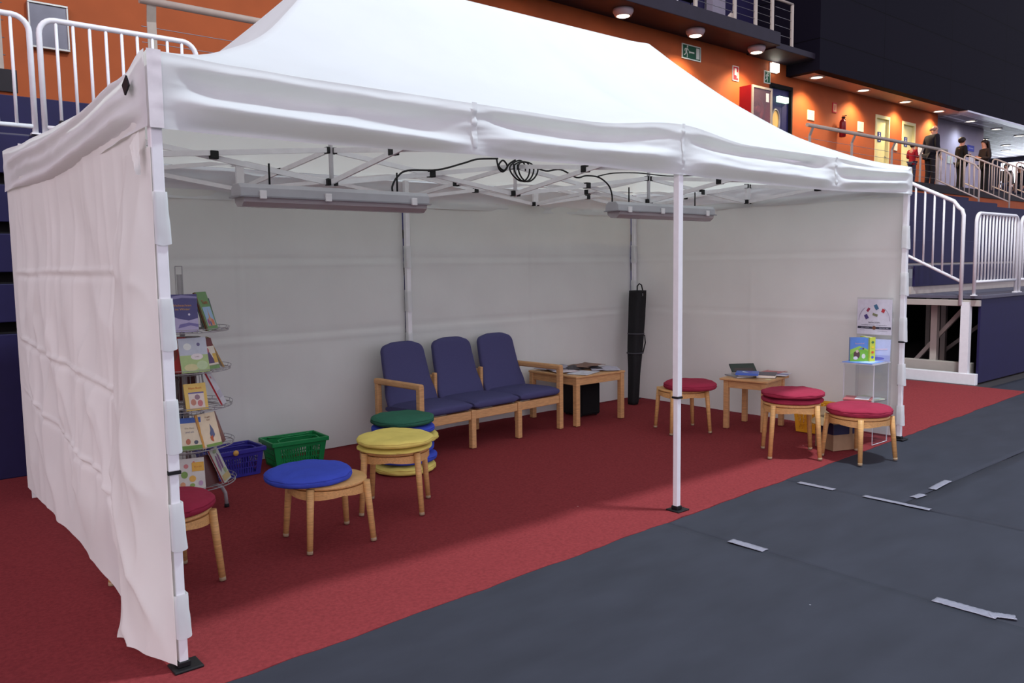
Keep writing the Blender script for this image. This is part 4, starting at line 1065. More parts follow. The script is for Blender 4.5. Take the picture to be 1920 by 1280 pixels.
# ---- carousel rack
RX, RY = 0.72, 2.06
t = thing('book_carousel', 'white wire book carousel with five tiers behind the left tent post', 'book rack', (RX, RY, GZ))
WP = mat('wire_grey', (158, 156, 158), 0.4, var=0.05, scale=20)
TZ = [1.150, 0.905, 0.675, 0.430, 0.185]
MB().tube([(0, 0, 0.14), (0, 0, 1.50)], 0.016, 12).build('pole', WP, t)
b = MB()
for dx in (-0.03, 0.012): b.tube([(dx, -0.02, 1.15), (dx, -0.02, 1.55)], 0.003, 6)
b.tube([(-0.03, -0.02, 1.55), (0.012, -0.02, 1.55)], 0.003, 6); b.build('sign_holder', WP, t)
for i, z in enumerate(TZ):
    b = MB()
    circ = lambda r, zz: [(r*math.cos(2*PI*k/48), r*math.sin(2*PI*k/48), zz) for k in range(48)]
    b.tube(circ(0.275, z), 0.0032, 6, True); b.tube(circ(0.281, z+0.020), 0.0018, 6, True); b.tube(circ(0.12, z+0.012), 0.003, 6, True); b.tube(circ(0.105, z+0.20), 0.003, 6, True)
    for k in range(20):
        a = 2*PI*k/20; c, s = math.cos(a), math.sin(a)
        b.tube([(0.018*c, 0.018*s, z+0.012), (0.12*c, 0.12*s, z+0.012), (0.20*c, 0.20*s, z-0.004), (0.275*c, 0.275*s, z), (0.281*c, 0.281*s, z+0.020)], 0.0022, 5)
        b.tube([(0.12*c, 0.12*s, z+0.012), (0.105*c, 0.105*s, z+0.20)], 0.002, 5)
    for k in range(4):
        a = PI/2*k; c, s = math.cos(a), math.sin(a)
        b.tube([(0.016*c, 0.016*s, z+0.20), (0.105*c, 0.105*s, z+0.20)], 0.0022, 5)
    b.build('wire_tier', WP, t)
for a in (math.radians(-18), math.radians(102), math.radians(222)):
    c, s = math.cos(a), math.sin(a)
    b = MB(); b.tube([(0.0, 0.0, 0.155), (0.10*c, 0.10*s, 0.155), (0.16*c, 0.16*s, 0.150), (0.19*c, 0.19*s, 0.130), (0.21*c, 0.21*s, 0.09), (0.215*c, 0.215*s, 0.02)], 0.012, 10)
    o = b.build('leg', WP, t); MB().lathe([(0.0, 0), (0.016, 0), (0.015, 0.02), (0.0, 0.022)], 12, (0.215*c, 0.215*s, 0), cap=False).build('rubber_foot', M['rubber'], o)
def rackbook(label, tier, ang, w, h, th, cover, items, dr=0.225, tilt=0.30, roll=0.0, spine=None, gloss=0.35):
    a = math.radians(ang)            # direction the cover faces
    x = RX+dr*math.cos(a); y = RY+dr*math.sin(a)
    return book(label, (x, y, GZ+TZ[tier]+0.006), a+PI/2, w, h, th, cover, items, tilt, spine, 'picture books in the wire carousel', roll, gloss=gloss)
rackbook('blue winter picture book with orange title on the top tier', 0, -106, 0.175, 0.235, 0.010, (72, 68, 122),
    [('p', [(0, 0), (1, 0), (1, .36), (.7, .30), (.35, .36), (0, .5)], (176, 168, 200)), ('p', [(.35, .1), (.75, .17), (1, .12), (1, .2), (.7, .25), (.4, .2)], (120, 112, 164)), ('e', .08, .22, .13, .13, (196, 188, 210)), ('e', .1, .30, .1, .085, (98, 76, 84)),
     ('p', [(0, .92), (.5, .98), (1, .93), (1, .88), (.5, .9), (0, .84)], (140, 136, 176)), ('e', .72, .46, .035, .03, (226, 222, 236)), ('t', 'Weihnachten', .5, .70, .085, (206, 150, 84)), ('t', 'im Winter', .52, .60, .085, (206, 160, 84))])
rackbook('green picture book with red title on the top tier, right side', 0, -44, 0.155, 0.245, 0.014, (98, 140, 84),
    [('r', .2, .9, .1, .6, (150, 178, 206)), ('p', [(.25, .1), (.85, .1), (.85, .24), (.55, .34), (.25, .26)], (196, 150, 120)), ('p', [(.5, .3), (.62, .3), (.56, .55)], (190, 140, 100)), ('e', .35, .22, .08, .07, (150, 90, 140)), ('e', .7, .2, .09, .08, (206, 120, 90)), ('e', .5, .16, .06, .07, (80, 90, 150)), ('t', 'Tiere', .55, .72, .15, (176, 72, 58)), ('r', .0, .05, 0, 1, (120, 50, 50))], 0.2, spine=(110, 40, 44))
rackbook('glossy pale book with white oval on the second tier', 1, -92, 0.165, 0.215, 0.008, (196, 204, 190),
    [('r', 0, 1, 0, .5, (168, 190, 130)), ('r', 0, 1, .5, 1, (188, 194, 204)), ('e', .3, .75, .14, .1, (222, 226, 220)), ('e', .6, .45, .22, .09, (222, 214, 212)), ('e', .35, .15, .25, .1, (206, 200, 150)), ('e', .75, .2, .2, .13, (184, 204, 160)), ('e', .7, .8, .06, .05, (110, 104, 140)), ('t', 'Lesen', .6, .45, .05, (120, 90, 90))], 0.25, gloss=0.12)
rackbook('maroon and yellow picture book on the second tier, right side', 1, -55, 0.13, 0.20, 0.012, (104, 36, 44),
    [('r', .1, 1, .14, .74, (214, 206, 190)), ('p', [(.15, .2), (.8, .2), (.6, .5), (.45, .68), (.3, .6)], (92, 72, 108)), ('e', .45, .62, .12, .08, (176, 96, 96)), ('r', .72, 1, .2, .5, (204, 168, 84)), ('r', .1, 1, 0, .13, (116, 150, 96))], 0.215)
rackbook('thin ochre edged book seen edge on, second tier far right', 1, -10, 0.12, 0.21, 0.008, (176, 140, 76), [], 0.235, 0.42)
rackbook('dark red book beside the tent post on the second tier', 1, -128, 0.15, 0.22, 0.014, (158, 34, 36), [('e', .5, .5, .25, .2, (120, 60, 50))], 0.225)
rackbook('yellow book with framed picture on the third tier', 2, -92, 0.13, 0.165, 0.014, (220, 184, 84),
    [('r', .16, .86, .08, .62, (222, 208, 196)), ('e', .35, .3, .12, .12, (190, 130, 110)), ('e', .65, .25, .12, .12, (196, 120, 120)), ('e', .55, .48, .12, .1, (150, 120, 130)), ('r', .16, .86, .62, .67, (110, 104, 150)), ('t', 'Mein Buch', .5, .82, .11, (204, 110, 60))], 0.245)
rackbook('white book with red edge leaning on the third tier, right side', 2, -28, 0.14, 0.235, 0.016, (206, 204, 212), [('r', .1, .9, .2, .4, (190, 186, 200)), ('e', .3, .8, .08, .04, (190, 60, 70))], 0.235, 0.42, spine=(176, 44, 52))
rackbook('cream book with blue top band and green foot on the fourth tier', 3, -104, 0.135, 0.20, 0.010, (222, 210, 180),
    [('r', 0, 1, .84, 1, (72, 104, 176)), ('r', 0, 1, 0, .15, (110, 150, 72)), ('e', .42, .27, .1, .09, (190, 120, 96)), ('e', .75, .24, .09, .06, (90, 96, 110)), ('t', 'Die Maus', .5, .68, .07, (150, 140, 120)), ('t', 'und ich', .5, .56, .085, (90, 94, 130))], 0.235)
rackbook('cream book with tall bird picture and orange spine, fourth tier', 3, -70, 0.145, 0.215, 0.014, (224, 206, 172),
    [('r', 0, .1, 0, 1, (206, 150, 70)), ('r', .2, 1, 0, .1, (126, 160, 80)), ('p', [(.55, .2), (.75, .34), (.72, .5), (.6, .68), (.58, .5), (.5, .4)], (96, 104, 136)), ('p', [(.5, .2), (.62, .14), (.62, .34), (.48, .3)], (190, 96, 60)), ('t', 'Vogel-', .58, .88, .075, (130, 84, 60)), ('t', 'lied', .58, .8, .075, (130, 84, 60))], 0.235, spine=(204, 140, 60))
rackbook('red edged dark book behind the bird book on the fourth tier', 3, -32, 0.12, 0.20, 0.012, (120, 66, 58), [('e', .5, .5, .2, .2, (160, 110, 84))], 0.22)
rackbook('white book with coloured flowers on the lowest tier', 4, -104, 0.15, 0.195, 0.010, (206, 204, 196),
    [('e', .22, .5, .13, .11, (126, 160, 84)), ('e', .52, .36, .13, .10, (224, 176, 84)), ('e', .6, .85, .05, .05, (206, 120, 110)), ('e', .3, .76, .09, .07, (206, 130, 130)), ('e', .5, .16, .1, .06, (140, 170, 90)), ('e', .82, .2, .09, .08, (190, 160, 190)), ('e', .14, .2, .1, .08, (214, 160, 120)), ('r', .52, .98, .58, .86, (226, 176, 76)), ('t', 'Blumen', .75, .72, .075, (196, 110, 50))], 0.24)
rackbook('tilted book with purple animal picture on the lowest tier, right', 4, -36, 0.15, 0.225, 0.014, (190, 194, 182),
    [('p', [(.2, .3), (.4, .4), (.45, .75), (.3, .8), (.15, .5)], (136, 100, 136)), ('p', [(.5, .35), (.7, .4), (.75, .75), (.6, .85), (.5, .6)], (126, 92, 130)), ('r', .05, .95, .05, .22, (190, 170, 120)), ('e', .7, .3, .15, .08, (150, 166, 120)), ('e', .5, .9, .25, .05, (150, 166, 130))], 0.24, 0.40, spine=(150, 60, 70))
rackbook('dark brown book pushed back on the lowest tier', 4, -66, 0.11, 0.19, 0.012, (84, 44, 42), [], 0.20)
for k, (tier, ang, c) in enumerate(((0, 20, (60, 70, 90)), (1, 60, (130, 120, 90)), (2, 70, (90, 60, 60)), (2, -140, (60, 50, 52)), (3, 100, (60, 80, 110)))):
    rackbook(('slate', 'olive', 'brown', 'dark grey', 'steel blue')[k]+' book on the far side of the carousel', tier, ang, 0.13, 0.20, 0.012, c, [], 0.22)

# ---- table of books by the right wall
t2z = GZ+0.470+0.001
def flat(label, x, y, z, w, d, th, rot, cover, items=(), name='book', cat='book', group='books lying on the small table', hard=True, tilt=0.0, spine=None):
    o = book(label, (x, y, z+th), 0, w, d, th, cover, items, 0, spine, group, cat=cat, hard=hard, name=name)
    o.rotation_euler = (Matrix.Rotation(rot, 3, 'Z') @ Matrix.Rotation(-PI/2+tilt, 3, 'X')).to_euler()
    return o
flat('thin grey book at the left edge of the small table', 5.45, 1.17, t2z, 0.17, 0.22, 0.012, math.radians(-25), (150, 150, 154))
flat('pale grey book on top of the thin grey one', 5.46, 1.16, t2z+0.0125, 0.16, 0.21, 0.014, math.radians(-38), (176, 170, 172))
flat('thick dark blue book with white pages at the front of the small table', 5.55, 1.02, t2z, 0.17, 0.24, 0.028, math.radians(-62), (42, 44, 62))
flat('bright blue picture book lying on top of the pile', 5.53, 1.08, t2z+0.0295, 0.18, 0.20, 0.020, math.radians(30), (60, 100, 190), [('p', [(.2, .4), (.8, .7), (.6, .75), (.3, .6)], (210, 220, 236)), ('e', .6, .4, .2, .12, (110, 100, 190))])
book('dark green book propped open behind the blue one on the small table', (5.60, 1.26, t2z+0.002), math.radians(-35), 0.24, 0.16, 0.012, (44, 56, 50), [('r', .1, .9, .3, .6, (70, 62, 60))], 0.95, group='books lying on the small table')
flat('dark grey book under the white magazine on the small table', 5.70, 1.10, t2z, 0.18, 0.25, 0.010, math.radians(-70), (92, 96, 102))
flat('red magazine at the right of the small table', 5.74, 1.13, t2z+0.0105, 0.19, 0.26, 0.006, math.radians(-80), (176, 84, 84), [('r', .1, .9, .75, .95, (220, 200, 200))], name='magazine', cat='magazine', hard=False)
flat('white and blue magazine at the right front corner of the small table', 5.69, 0.99, t2z+0.0105, 0.16, 0.2, 0.005, math.radians(-72), (190, 194, 212), [('r', .0, 1, .4, .6, (70, 80, 150))], name='magazine', cat='magazine', hard=False)
flat('small yellow note at the front edge of the small table', 5.50, 0.935, t2z, 0.05, 0.05, 0.0015, math.radians(10), (214, 206, 140), name='paper_note', cat='paper', hard=False, group=None)
# ---- newspapers on the wide table
tz = GZ+0.478+0.001
def sheetpaper(label, x, y, z, w, d, rot, rgb, seed, lift=0.03, lines=True, name='newspaper', cat='newspaper'):
    b = MB(); mats = [mat('paper_%d_%d_%d' % tuple(rgb), rgb, 0.8, var=0.16, scale=16)]
    def fn(u, v):
        px = (u-0.5)*w; py = (v-0.5)*d
        return (px, py, 0.002+lift*max(0, nz(u*2.2, v*2.0, seed)+0.15)*(u*(1-u)*2+0.35))
    b.grid(fn, 16, 16); o = b.build(name, mats, loc=(x, y, z), rot=(0, 0, rot)); s = o.modifiers.new('th', 'SOLIDIFY'); s.thickness = 0.0022; s.offset = 1
    return tag(o, label, cat, 'newspapers on the wide table')
sheetpaper('white paper sheet at the front left corner of the wide table', 4.60, 2.42, tz, 0.30, 0.22, 0.35, (196, 198, 206), 1, 0.01)
sheetpaper('white leaflet with red print on the wide table behind the armrest', 4.52, 2.60, tz+0.008, 0.24, 0.2, -0.3, (200, 190, 196), 2, 0.012, name='leaflet', cat='leaflet')
sheetpaper('grey newspaper spread across the back of the wide table', 4.62, 2.80, tz+0.012, 0.42, 0.28, 0.1, (150, 148, 160), 3, 0.05)
sheetpaper('dark newspaper in the middle of the wide table', 4.82, 2.66, tz+0.010, 0.36, 0.26, -0.5, (70, 66, 70), 4, 0.045)
sheetpaper('newspaper with brown pictures at the right of the wide table', 4.90, 2.68, tz+0.024, 0.34, 0.26, 0.2, (128, 100, 88), 5, 0.03)
sheetpaper('pale newspaper hanging over the right front edge of the wide table', 4.94, 2.46, tz+0.006, 0.28, 0.3, -0.7, (176, 174, 188), 6, 0.02)

# ================================================================== BASKETS
def basket(label, x, y, w, d, h, rot, m, logo=None, group='plastic shopping baskets'):
    t = thing('shopping_basket', label, 'basket', (x, y, GZ), (0, 0, rot), group)
    k = 0.86      # bottom is narrower
    b = MB()
    def P(side, u, q):
        s = k+(1-k)*q; hw, hd = w/2*s, d/2*s
        c = [(-hw, -hd), (hw, -hd), (hw, hd), (-hw, hd)]
        a, e = c[side], c[(side+1) % 4]
        return Vector((a[0]+(e[0]-a[0])*u, a[1]+(e[1]-a[1])*u, h*q))
    def quad(side, u0, q0, u1, q1, sh=0.0):
        n = Vector(((0, -1, 0), (1, 0, 0), (0, 1, 0), (-1, 0, 0))[side])*0.0025
        ps = [P(side, u0, q0), P(side, u1, q0), P(side, u1+sh, q1), P(side, u0+sh, q1)]
        vs = [p+n for p in ps]+[p-n for p in ps]
        b.add(vs, [(0, 1, 2, 3), (7, 6, 5, 4), (0, 4, 5, 1), (1, 5, 6, 2), (2, 6, 7, 3), (3, 7, 4, 0)])
    for s in range(4):
        quad(s, 0, 0, 1, 0.10); quad(s, 0, 0.72, 1, 1.0)
        for u0, u1 in ((0, 0.10), (0.90, 1.0)): quad(s, u0, 0.10, u1, 0.72)
        for q in (0.29, 0.50): quad(s, 0.1, q, 0.9, q+0.03)
        n = 15 if s % 2 == 0 else 9
        for r0, r1 in ((0.10, 0.29), (0.32, 0.50), (0.53, 0.72)):
            for i in range(n):
                u = 0.11+0.76*i/n; quad(s, u+0.02*0, r0, u+0.022, r1, -0.012)
    b.box(-w/2*k, w/2*k, -d/2*k, d/2*k, 0.0, 0.004)
    b.build('basket_body', m, t)
    b = MB(); e = 0.016
    for s in range(4):
        a, c = P(s, 0, 1), P(s, 1, 1)
    hw, hd = w/2, d/2
    b.box(-hw-e, hw+e, -hd-e, -hd, h-0.03, h+0.004); b.box(-hw-e, hw+e, hd, hd+e, h-0.03, h+0.004); b.box(-hw-e, -hw, -hd, hd, h-0.03, h+0.004); b.box(hw, hw+e, -hd, hd, h-0.03, h+0.004)
    b.build('rim', m, t, bevel=0.005)
    for s in (-1, 1):
        b = MB(); b.tube([(-hw*0.75, s*(hd-0.006), h-0.008), (-hw*0.72, s*(hd*0.5), h+0.004), (-hw*0.45, s*(hd*0.22), h+0.008), (hw*0.45, s*(hd*0.22), h+0.008), (hw*0.72, s*(hd*0.5), h+0.004), (hw*0.75, s*(hd-0.006), h-0.008)], 0.006, 8)
        b.build('handle', m, t)
    if logo:
        MB().lathe([(0.0, 0), (0.021, 0), (0.021, 0.003), (0.0, 0.003)], 20, cap=False).xf(Matrix.Translation((logo, -hd-e-0.003, h-0.013)) @ Matrix.Rotation(PI/2, 4, 'X')).build('round_badge', cmat((204, 160, 84)), t)['label'] = 'ochre round badge'
    return t
basket('empty green plastic shopping basket against the back wall', 1.77, 2.80, 0.43, 0.27, 0.205, math.radians(-3), mat('green_plastic', (22, 128, 70), 0.4, var=0.05, scale=9))
basket('dark blue plastic shopping basket beside the book carousel', 1.25, 2.78, 0.41, 0.27, 0.205, math.radians(3), mat('blue_plastic', (50, 46, 140), 0.4, var=0.05, scale=9), logo=-0.02)
basket('small yellow plastic basket behind the taller red cushion stool', 5.80, 0.66, 0.30, 0.27, 0.255, math.radians(-85), mat('yellow_plastic', (232, 168, 44), 0.4, var=0.05, scale=9))

# ================================================================== CARDBOARD BOX, SPEAKER, BAG
t = thing('cardboard_box', 'open brown cardboard box with dark blue print by the acrylic stand', 'box', (5.335, 0.20, GZ), (0, 0, math.radians(-22)))
CB = mat('cardboard', (150, 124, 96), 0.85, var=0.08, scale=18); CN = cmat((34, 32, 62))
w, d, h = 0.27, 0.22, 0.255
b = MB(); e = 0.004
b.box(-w/2, w/2, -d/2, -d/2+e, 0, h).box(-w/2, w/2, d/2-e, d/2, 0, h).box(-w/2, -w/2+e, -d/2+e, d/2-e, 0, h).box(w/2-e, w/2, -d/2+e, d/2-e, 0, h).box(-w/2+e, w/2-e, -d/2+e, d/2-e, 0, e)
for x0, x1, z0, z1 in ((-w/2, 0.02, 0.13, 0.215), (0.05, w/2, 0.13, 0.215)): b.poly([(x0, -d/2-0.0008, z0), (x1, -d/2-0.0008, z0), (x1, -d/2-0.0008, z1), (x0, -d/2-0.0008, z1)], 1)
b.poly([(-w/2-0.0008, d/2, 0.13), (-w/2-0.0008, -d/2, 0.13), (-w/2-0.0008, -d/2, 0.215), (-w/2-0.0008, 0.02, 0.26), (-w/2-0.0008, d/2, 0.21)], 1)
b.build('box_body', [CB, CN], t)
MB().bar((-w/2, 0, h), (-w/2-0.07, 0, h-0.05), d-0.01, 0.004).build('flap', CB, t)
MB().bar((w/2, 0, h), (w/2+0.06, 0, h+0.04), d-0.01, 0.004).build('flap', CB, t)
MB().bar((0, d/2, h), (0, d/2+0.05, h+0.06), w-0.01, 0.004).build('flap', CB, t)

t = thing('speaker', 'black subwoofer speaker box under the wide side table', 'speaker', (4.87, 2.72, GZ), (0, 0, math.radians(-6)))
MB().box(-0.125, 0.125, -0.14, 0.15, 0.012, 0.345).build('cabinet', M['black'], t, bevel=0.012)
MB().box(-0.115, 0.115, -0.155, -0.141, 0.03, 0.33).build('grille', mat('speaker_cloth', (14, 14, 16), 0.95, var=0.3, scale=300), t, bevel=0.005)
for a in (-0.1, 0.1):
    for c in (-0.11, 0.12): MB().lathe([(0.012, 0), (0.014, 0.012)], 10, (a, c, 0)).build('foot', M['rubber'], t)

t = thing('tripod_bag', 'tall black tripod carry bag leaning in the rear right corner', 'bag', (5.70, 2.76, GZ))
BF2 = mat('black_nylon', (24, 24, 27), 0.75, var=0.2, scale=60, bump=0.3, bscale=40)
top = Vector((0.165, 0.075, 1.235))
b = MB()
def bagf(u, v):
    a = 2*PI*u; r = 0.052+0.028*sm(0.0, 0.75, v)+0.006*nz(v*5, math.cos(a), math.sin(a))
    r *= sm(-0.03, 0.015, v)*0.4+0.6
    c = top*v
    k = 1/max(abs(math.cos(a)), abs(math.sin(a))); k = 1+(min(k, 1.3)-1)*0.6
    return (c.x+r*k*math.cos(a), c.y+r*k*math.sin(a), c.z)
b.grid(bagf, 28, 40); b.poly([bagf(k/28, 1) for k in range(28)]); b.poly([bagf(k/28, 0) for k in range(28)][::-1])
b.build('bag_body', BF2, t, weld=True)
for v in (0.45, 0.62):
    b = MB(); c = top*v
    b.tube([(c.x+0.087*math.cos(2*PI*k/24), c.y+0.087*math.sin(2*PI*k/24), c.z) for k in range(24)], 0.008, 6, True)
    b.build('strap_band', mat('grey_webbing', (70, 70, 76), 0.8, var=0.1, scale=60), t)
c = top
MB().tube([(c.x-0.045, c.y-0.03, c.z-0.01), (c.x-0.042, c.y-0.03, c.z+0.05), (c.x-0.01, c.y-0.03, c.z+0.075), (c.x+0.025, c.y-0.03, c.z+0.06), (c.x+0.05, c.y-0.03, c.z-0.01)], 0.007, 8).build('top_handle', BF2, t)
MB().tube([(0.165, 0.03, 0.76), (0.205, 0.01, 0.74), (0.205, 0.0, 0.66), (0.165, 0.0, 0.55)], 0.007, 8).build('carry_loop', BF2, t)
MB().box(c.x-0.02, c.x-0.012, c.y-0.088, c.y-0.082, c.z-0.06, c.z-0.03).build('zip_pull', M['steel'], t)

# ================================================================== ACRYLIC STAND
AC = bpy.data.materials.new('clear_acrylic'); AC.use_nodes = True
nt = AC.node_tree; nt.nodes.remove(nt.nodes['Principled BSDF'])
tr = nt.nodes.new('ShaderNodeBsdfTransparent'); tr.inputs['Color'].default_value = (0.93, 0.94, 0.95, 1)
gl = nt.nodes.new('ShaderNodeBsdfGlossy'); gl.inputs['Roughness'].default_value = 0.05
mx = nt.nodes.new('ShaderNodeMixShader')
mx.inputs[0].default_value = 0.06; nt.links.new(tr.outputs[0], mx.inputs[1]); nt.links.new(gl.outputs[0], mx.inputs[2]); nt.links.new(mx.outputs[0], nt.nodes['Material Output'].inputs['Surface'])
MATS['clear_acrylic'] = AC
EDGE = mat('acrylic_edge', (214, 218, 226), 0.2, spec=0.6)
t = thing('display_stand', 'clear acrylic display stand with poster by the right tent post', 'display stand', (5.72, 0.17, GZ))
def pane(name, x0, x1, y0, y1, z0, z1, edges=()):
    o = MB().box(x0, x1, y0, y1, z0, z1).build(name, AC, t)
    for e in edges: MB().box(*e).build('polished_edge', EDGE, o)
    return o
pane('side_panel', -0.12, 0.13, -0.132, -0.127, 0, 0.67, [(-0.1225, -0.1202, -0.133, -0.126, 0, 0.67), (0.1302, 0.132, -0.133, -0.126, 0, 0.67), (-0.12, 0.13, -0.133, -0.126, 0.0, 0.003)])
pane('side_panel', -0.12, 0.13, 0.127, 0.132, 0, 0.67, [(-0.1225, -0.1202, 0.126, 0.133, 0, 0.67)])
pane('shelf', -0.16, 0.135, -0.14, 0.14, 0.672, 0.678, [(-0.163, -0.1605, -0.14, 0.14, 0.671, 0.679), (-0.16, 0.135, -0.143, -0.1405, 0.671, 0.679)])
pane('shelf', -0.16, 0.130, -0.126, 0.126, 0.350, 0.356, [(-0.163, -0.1605, -0.126, 0.126, 0.349, 0.357)])
pane('back_panel', 0.136, 0.141, -0.15, 0.16, 0.0, 1.215)
# poster
mats = [cmat((206, 206, 218))]
b = MB(); pw, ph = 0.30, 0.30
b.box(-pw/2, pw/2, 0, 0.0008, 0, ph, 0)
cs = [('e', .5, .2, .05, .05, (110, 72, 56))]
def tile(cx, cz, w, h, a, c):
    ca, sa = math.cos(a), math.sin(a)
    return ('p', [(cx+(x*ca-z*sa), cz+(x*sa+z*ca)) for x, z in ((-w, -h), (w, -h), (w, h), (-w, h))], c)
items = [tile(.32, .70, .035, .06, -.6, (150, 60, 84)), tile(.55, .78, .05, .075, .5, (70, 110, 140)), tile(.75, .68, .045, .05, -.4, (176, 56, 64)), tile(.52, .56, .075, .035, -.3, (122, 126, 96)), tile(.27, .50, .05, .065, .5, (74, 64, 120)),
         ('r', 0.02, 0.98, .160, .225, (52, 52, 68)), ('e', .5, .19, .055, .055, (112, 76, 60)), ('t', 'B\u00fccherLESEN', .5, .34, .06, (56, 52, 64)), ('t', 'Ausstellung mit Kinder- und Jugendb\u00fcchern', .5, .27, .042, (70, 70, 90)),
         ('t', 'LESEN  VORLESEN', .24, .19, .030, (210, 210, 222)), ('t', 'BIBLIOTHEK  MESSE', .78, .19, .030, (210, 210, 222)), ('t', 'Eintritt frei', .16, .12, .03, (110, 104, 120)), ('t', 'www.buecherlesen.info', .74, .10, .03, (110, 104, 120))]
for sgn in (-1, 1):
    for k in range(10):
        a = PI/2+sgn*math.radians(38+5.2*k); a2 = PI/2+sgn*math.radians(38+5.2*(k+1)); q = []
        for aa, r in ((a, .44), (a2, .44), (a2, .452), (a, .452)): q.append((.5+r*math.cos(aa), .40+r*math.sin(aa)))
        items.append(('p', q if sgn > 0 else q[::-1], (150, 146, 166)))
art(b, pw, ph, items, -0.0008, mats)
po = b.build('poster', mats, loc=(5.72+0.134, 0.175, GZ+0.90), rot=(0, 0, -PI/2))
tag(po, 'white poster with arc of coloured tiles and dark banner on the acrylic stand', 'poster')
sz = GZ+0.679
book('blue and green picture book box with yellow spine standing on the acrylic stand', (5.66, 0.20, sz), math.radians(-50), 0.150, 0.205, 0.04, (84, 130, 200),
     [('r', 0, 1, 0, .52, (110, 170, 60)), ('p', [(0, .3), (.4, .5), (.6, .6), (1, .42), (1, .5), (.5, .66), (0, .5)], (140, 190, 80)), ('e', .36, .3, .17, .17, (84, 58, 60)), ('e', .38, .44, .08, .06, (190, 170, 160)), ('e', .3, .16, .12, .07, (206, 200, 200)), ('e', .72, .24, .1, .1, (200, 204, 190)), ('e', .7, .55, .05, .04, (96, 66, 54)), ('t', 'Bauernhof', .5, .76, .085, (196, 160, 170))], 0.0, group='books on the acrylic stand', hard=True)
t = book('yellow green spined book standing beside the blue picture book on the stand', (5.715, 0.115, sz), math.radians(-30), 0.05, 0.21, 0.14, (190, 206, 74), [('e', .5, .2, .25, .05, (70, 90, 180)), ('e', .5, .4, .25, .05, (206, 90, 60)), ('e', .5, .6, .25, .05, (226, 200, 60)), ('e', .5, .8, .25, .05, (70, 120, 80))], 0.0, group='books on the acrylic stand')
book('pale blue picture book leaning at the back of the acrylic stand', (5.775, 0.11, sz), math.radians(-78), 0.21, 0.19, 0.012, (176, 188, 222), [('r', 0, 1, .05, .3, (150, 160, 204)), ('e', .14, .82, .12, .12, (60, 80, 170)), ('e', .14, .74, .08, .06, (190, 130, 100)), ('e', .5, .15, .3, .07, (96, 100, 170)), ('p', [(.3, .5), (.9, .55), (.9, .6), (.3, .56)], (206, 190, 210))], 0.1, group='books on the acrylic stand')
o = flat('blue magazine lying open at the front of the acrylic shelf', 5.66, 0.03, sz, 0.22, 0.26, 0.006, math.radians(88), (110, 150, 222), [('r', .1, .9, .1, .5, (170, 196, 236))], name='magazine', cat='magazine', hard=False, group='books on the acrylic stand')
o.location = (5.57, 0.03, sz+0.006); o.rotation_euler = (Matrix.Rotation(0, 3, 'Z') @ Matrix.Rotation(-PI/2, 3, 'X')).to_euler(); o.location = (5.665, 0.035, sz+0.006)
s2 = GZ+0.357
for i, (x, y, r, c, lab) in enumerate(((5.66, 0.06, 8, (206, 186, 186), 'bottom magazine with pale pink cover on the lower acrylic shelf'), (5.68, 0.05, -14, (176, 190, 160), 'pale green magazine in the middle of the lower acrylic shelf'), (5.65, 0.07, 20, (190, 96, 100), 'red and white magazine on top of the lower acrylic shelf'))):
    o = flat(lab, x, y, s2+i*0.0085, 0.2, 0.22, 0.008, math.radians(r), c, [('r', .08, .92, .1, .6, (210, 210, 216))], name='magazine', cat='magazine', hard=False, group='magazines on the lower acrylic shelf')
    o.location = (x, y, s2+i*0.0085+0.008)

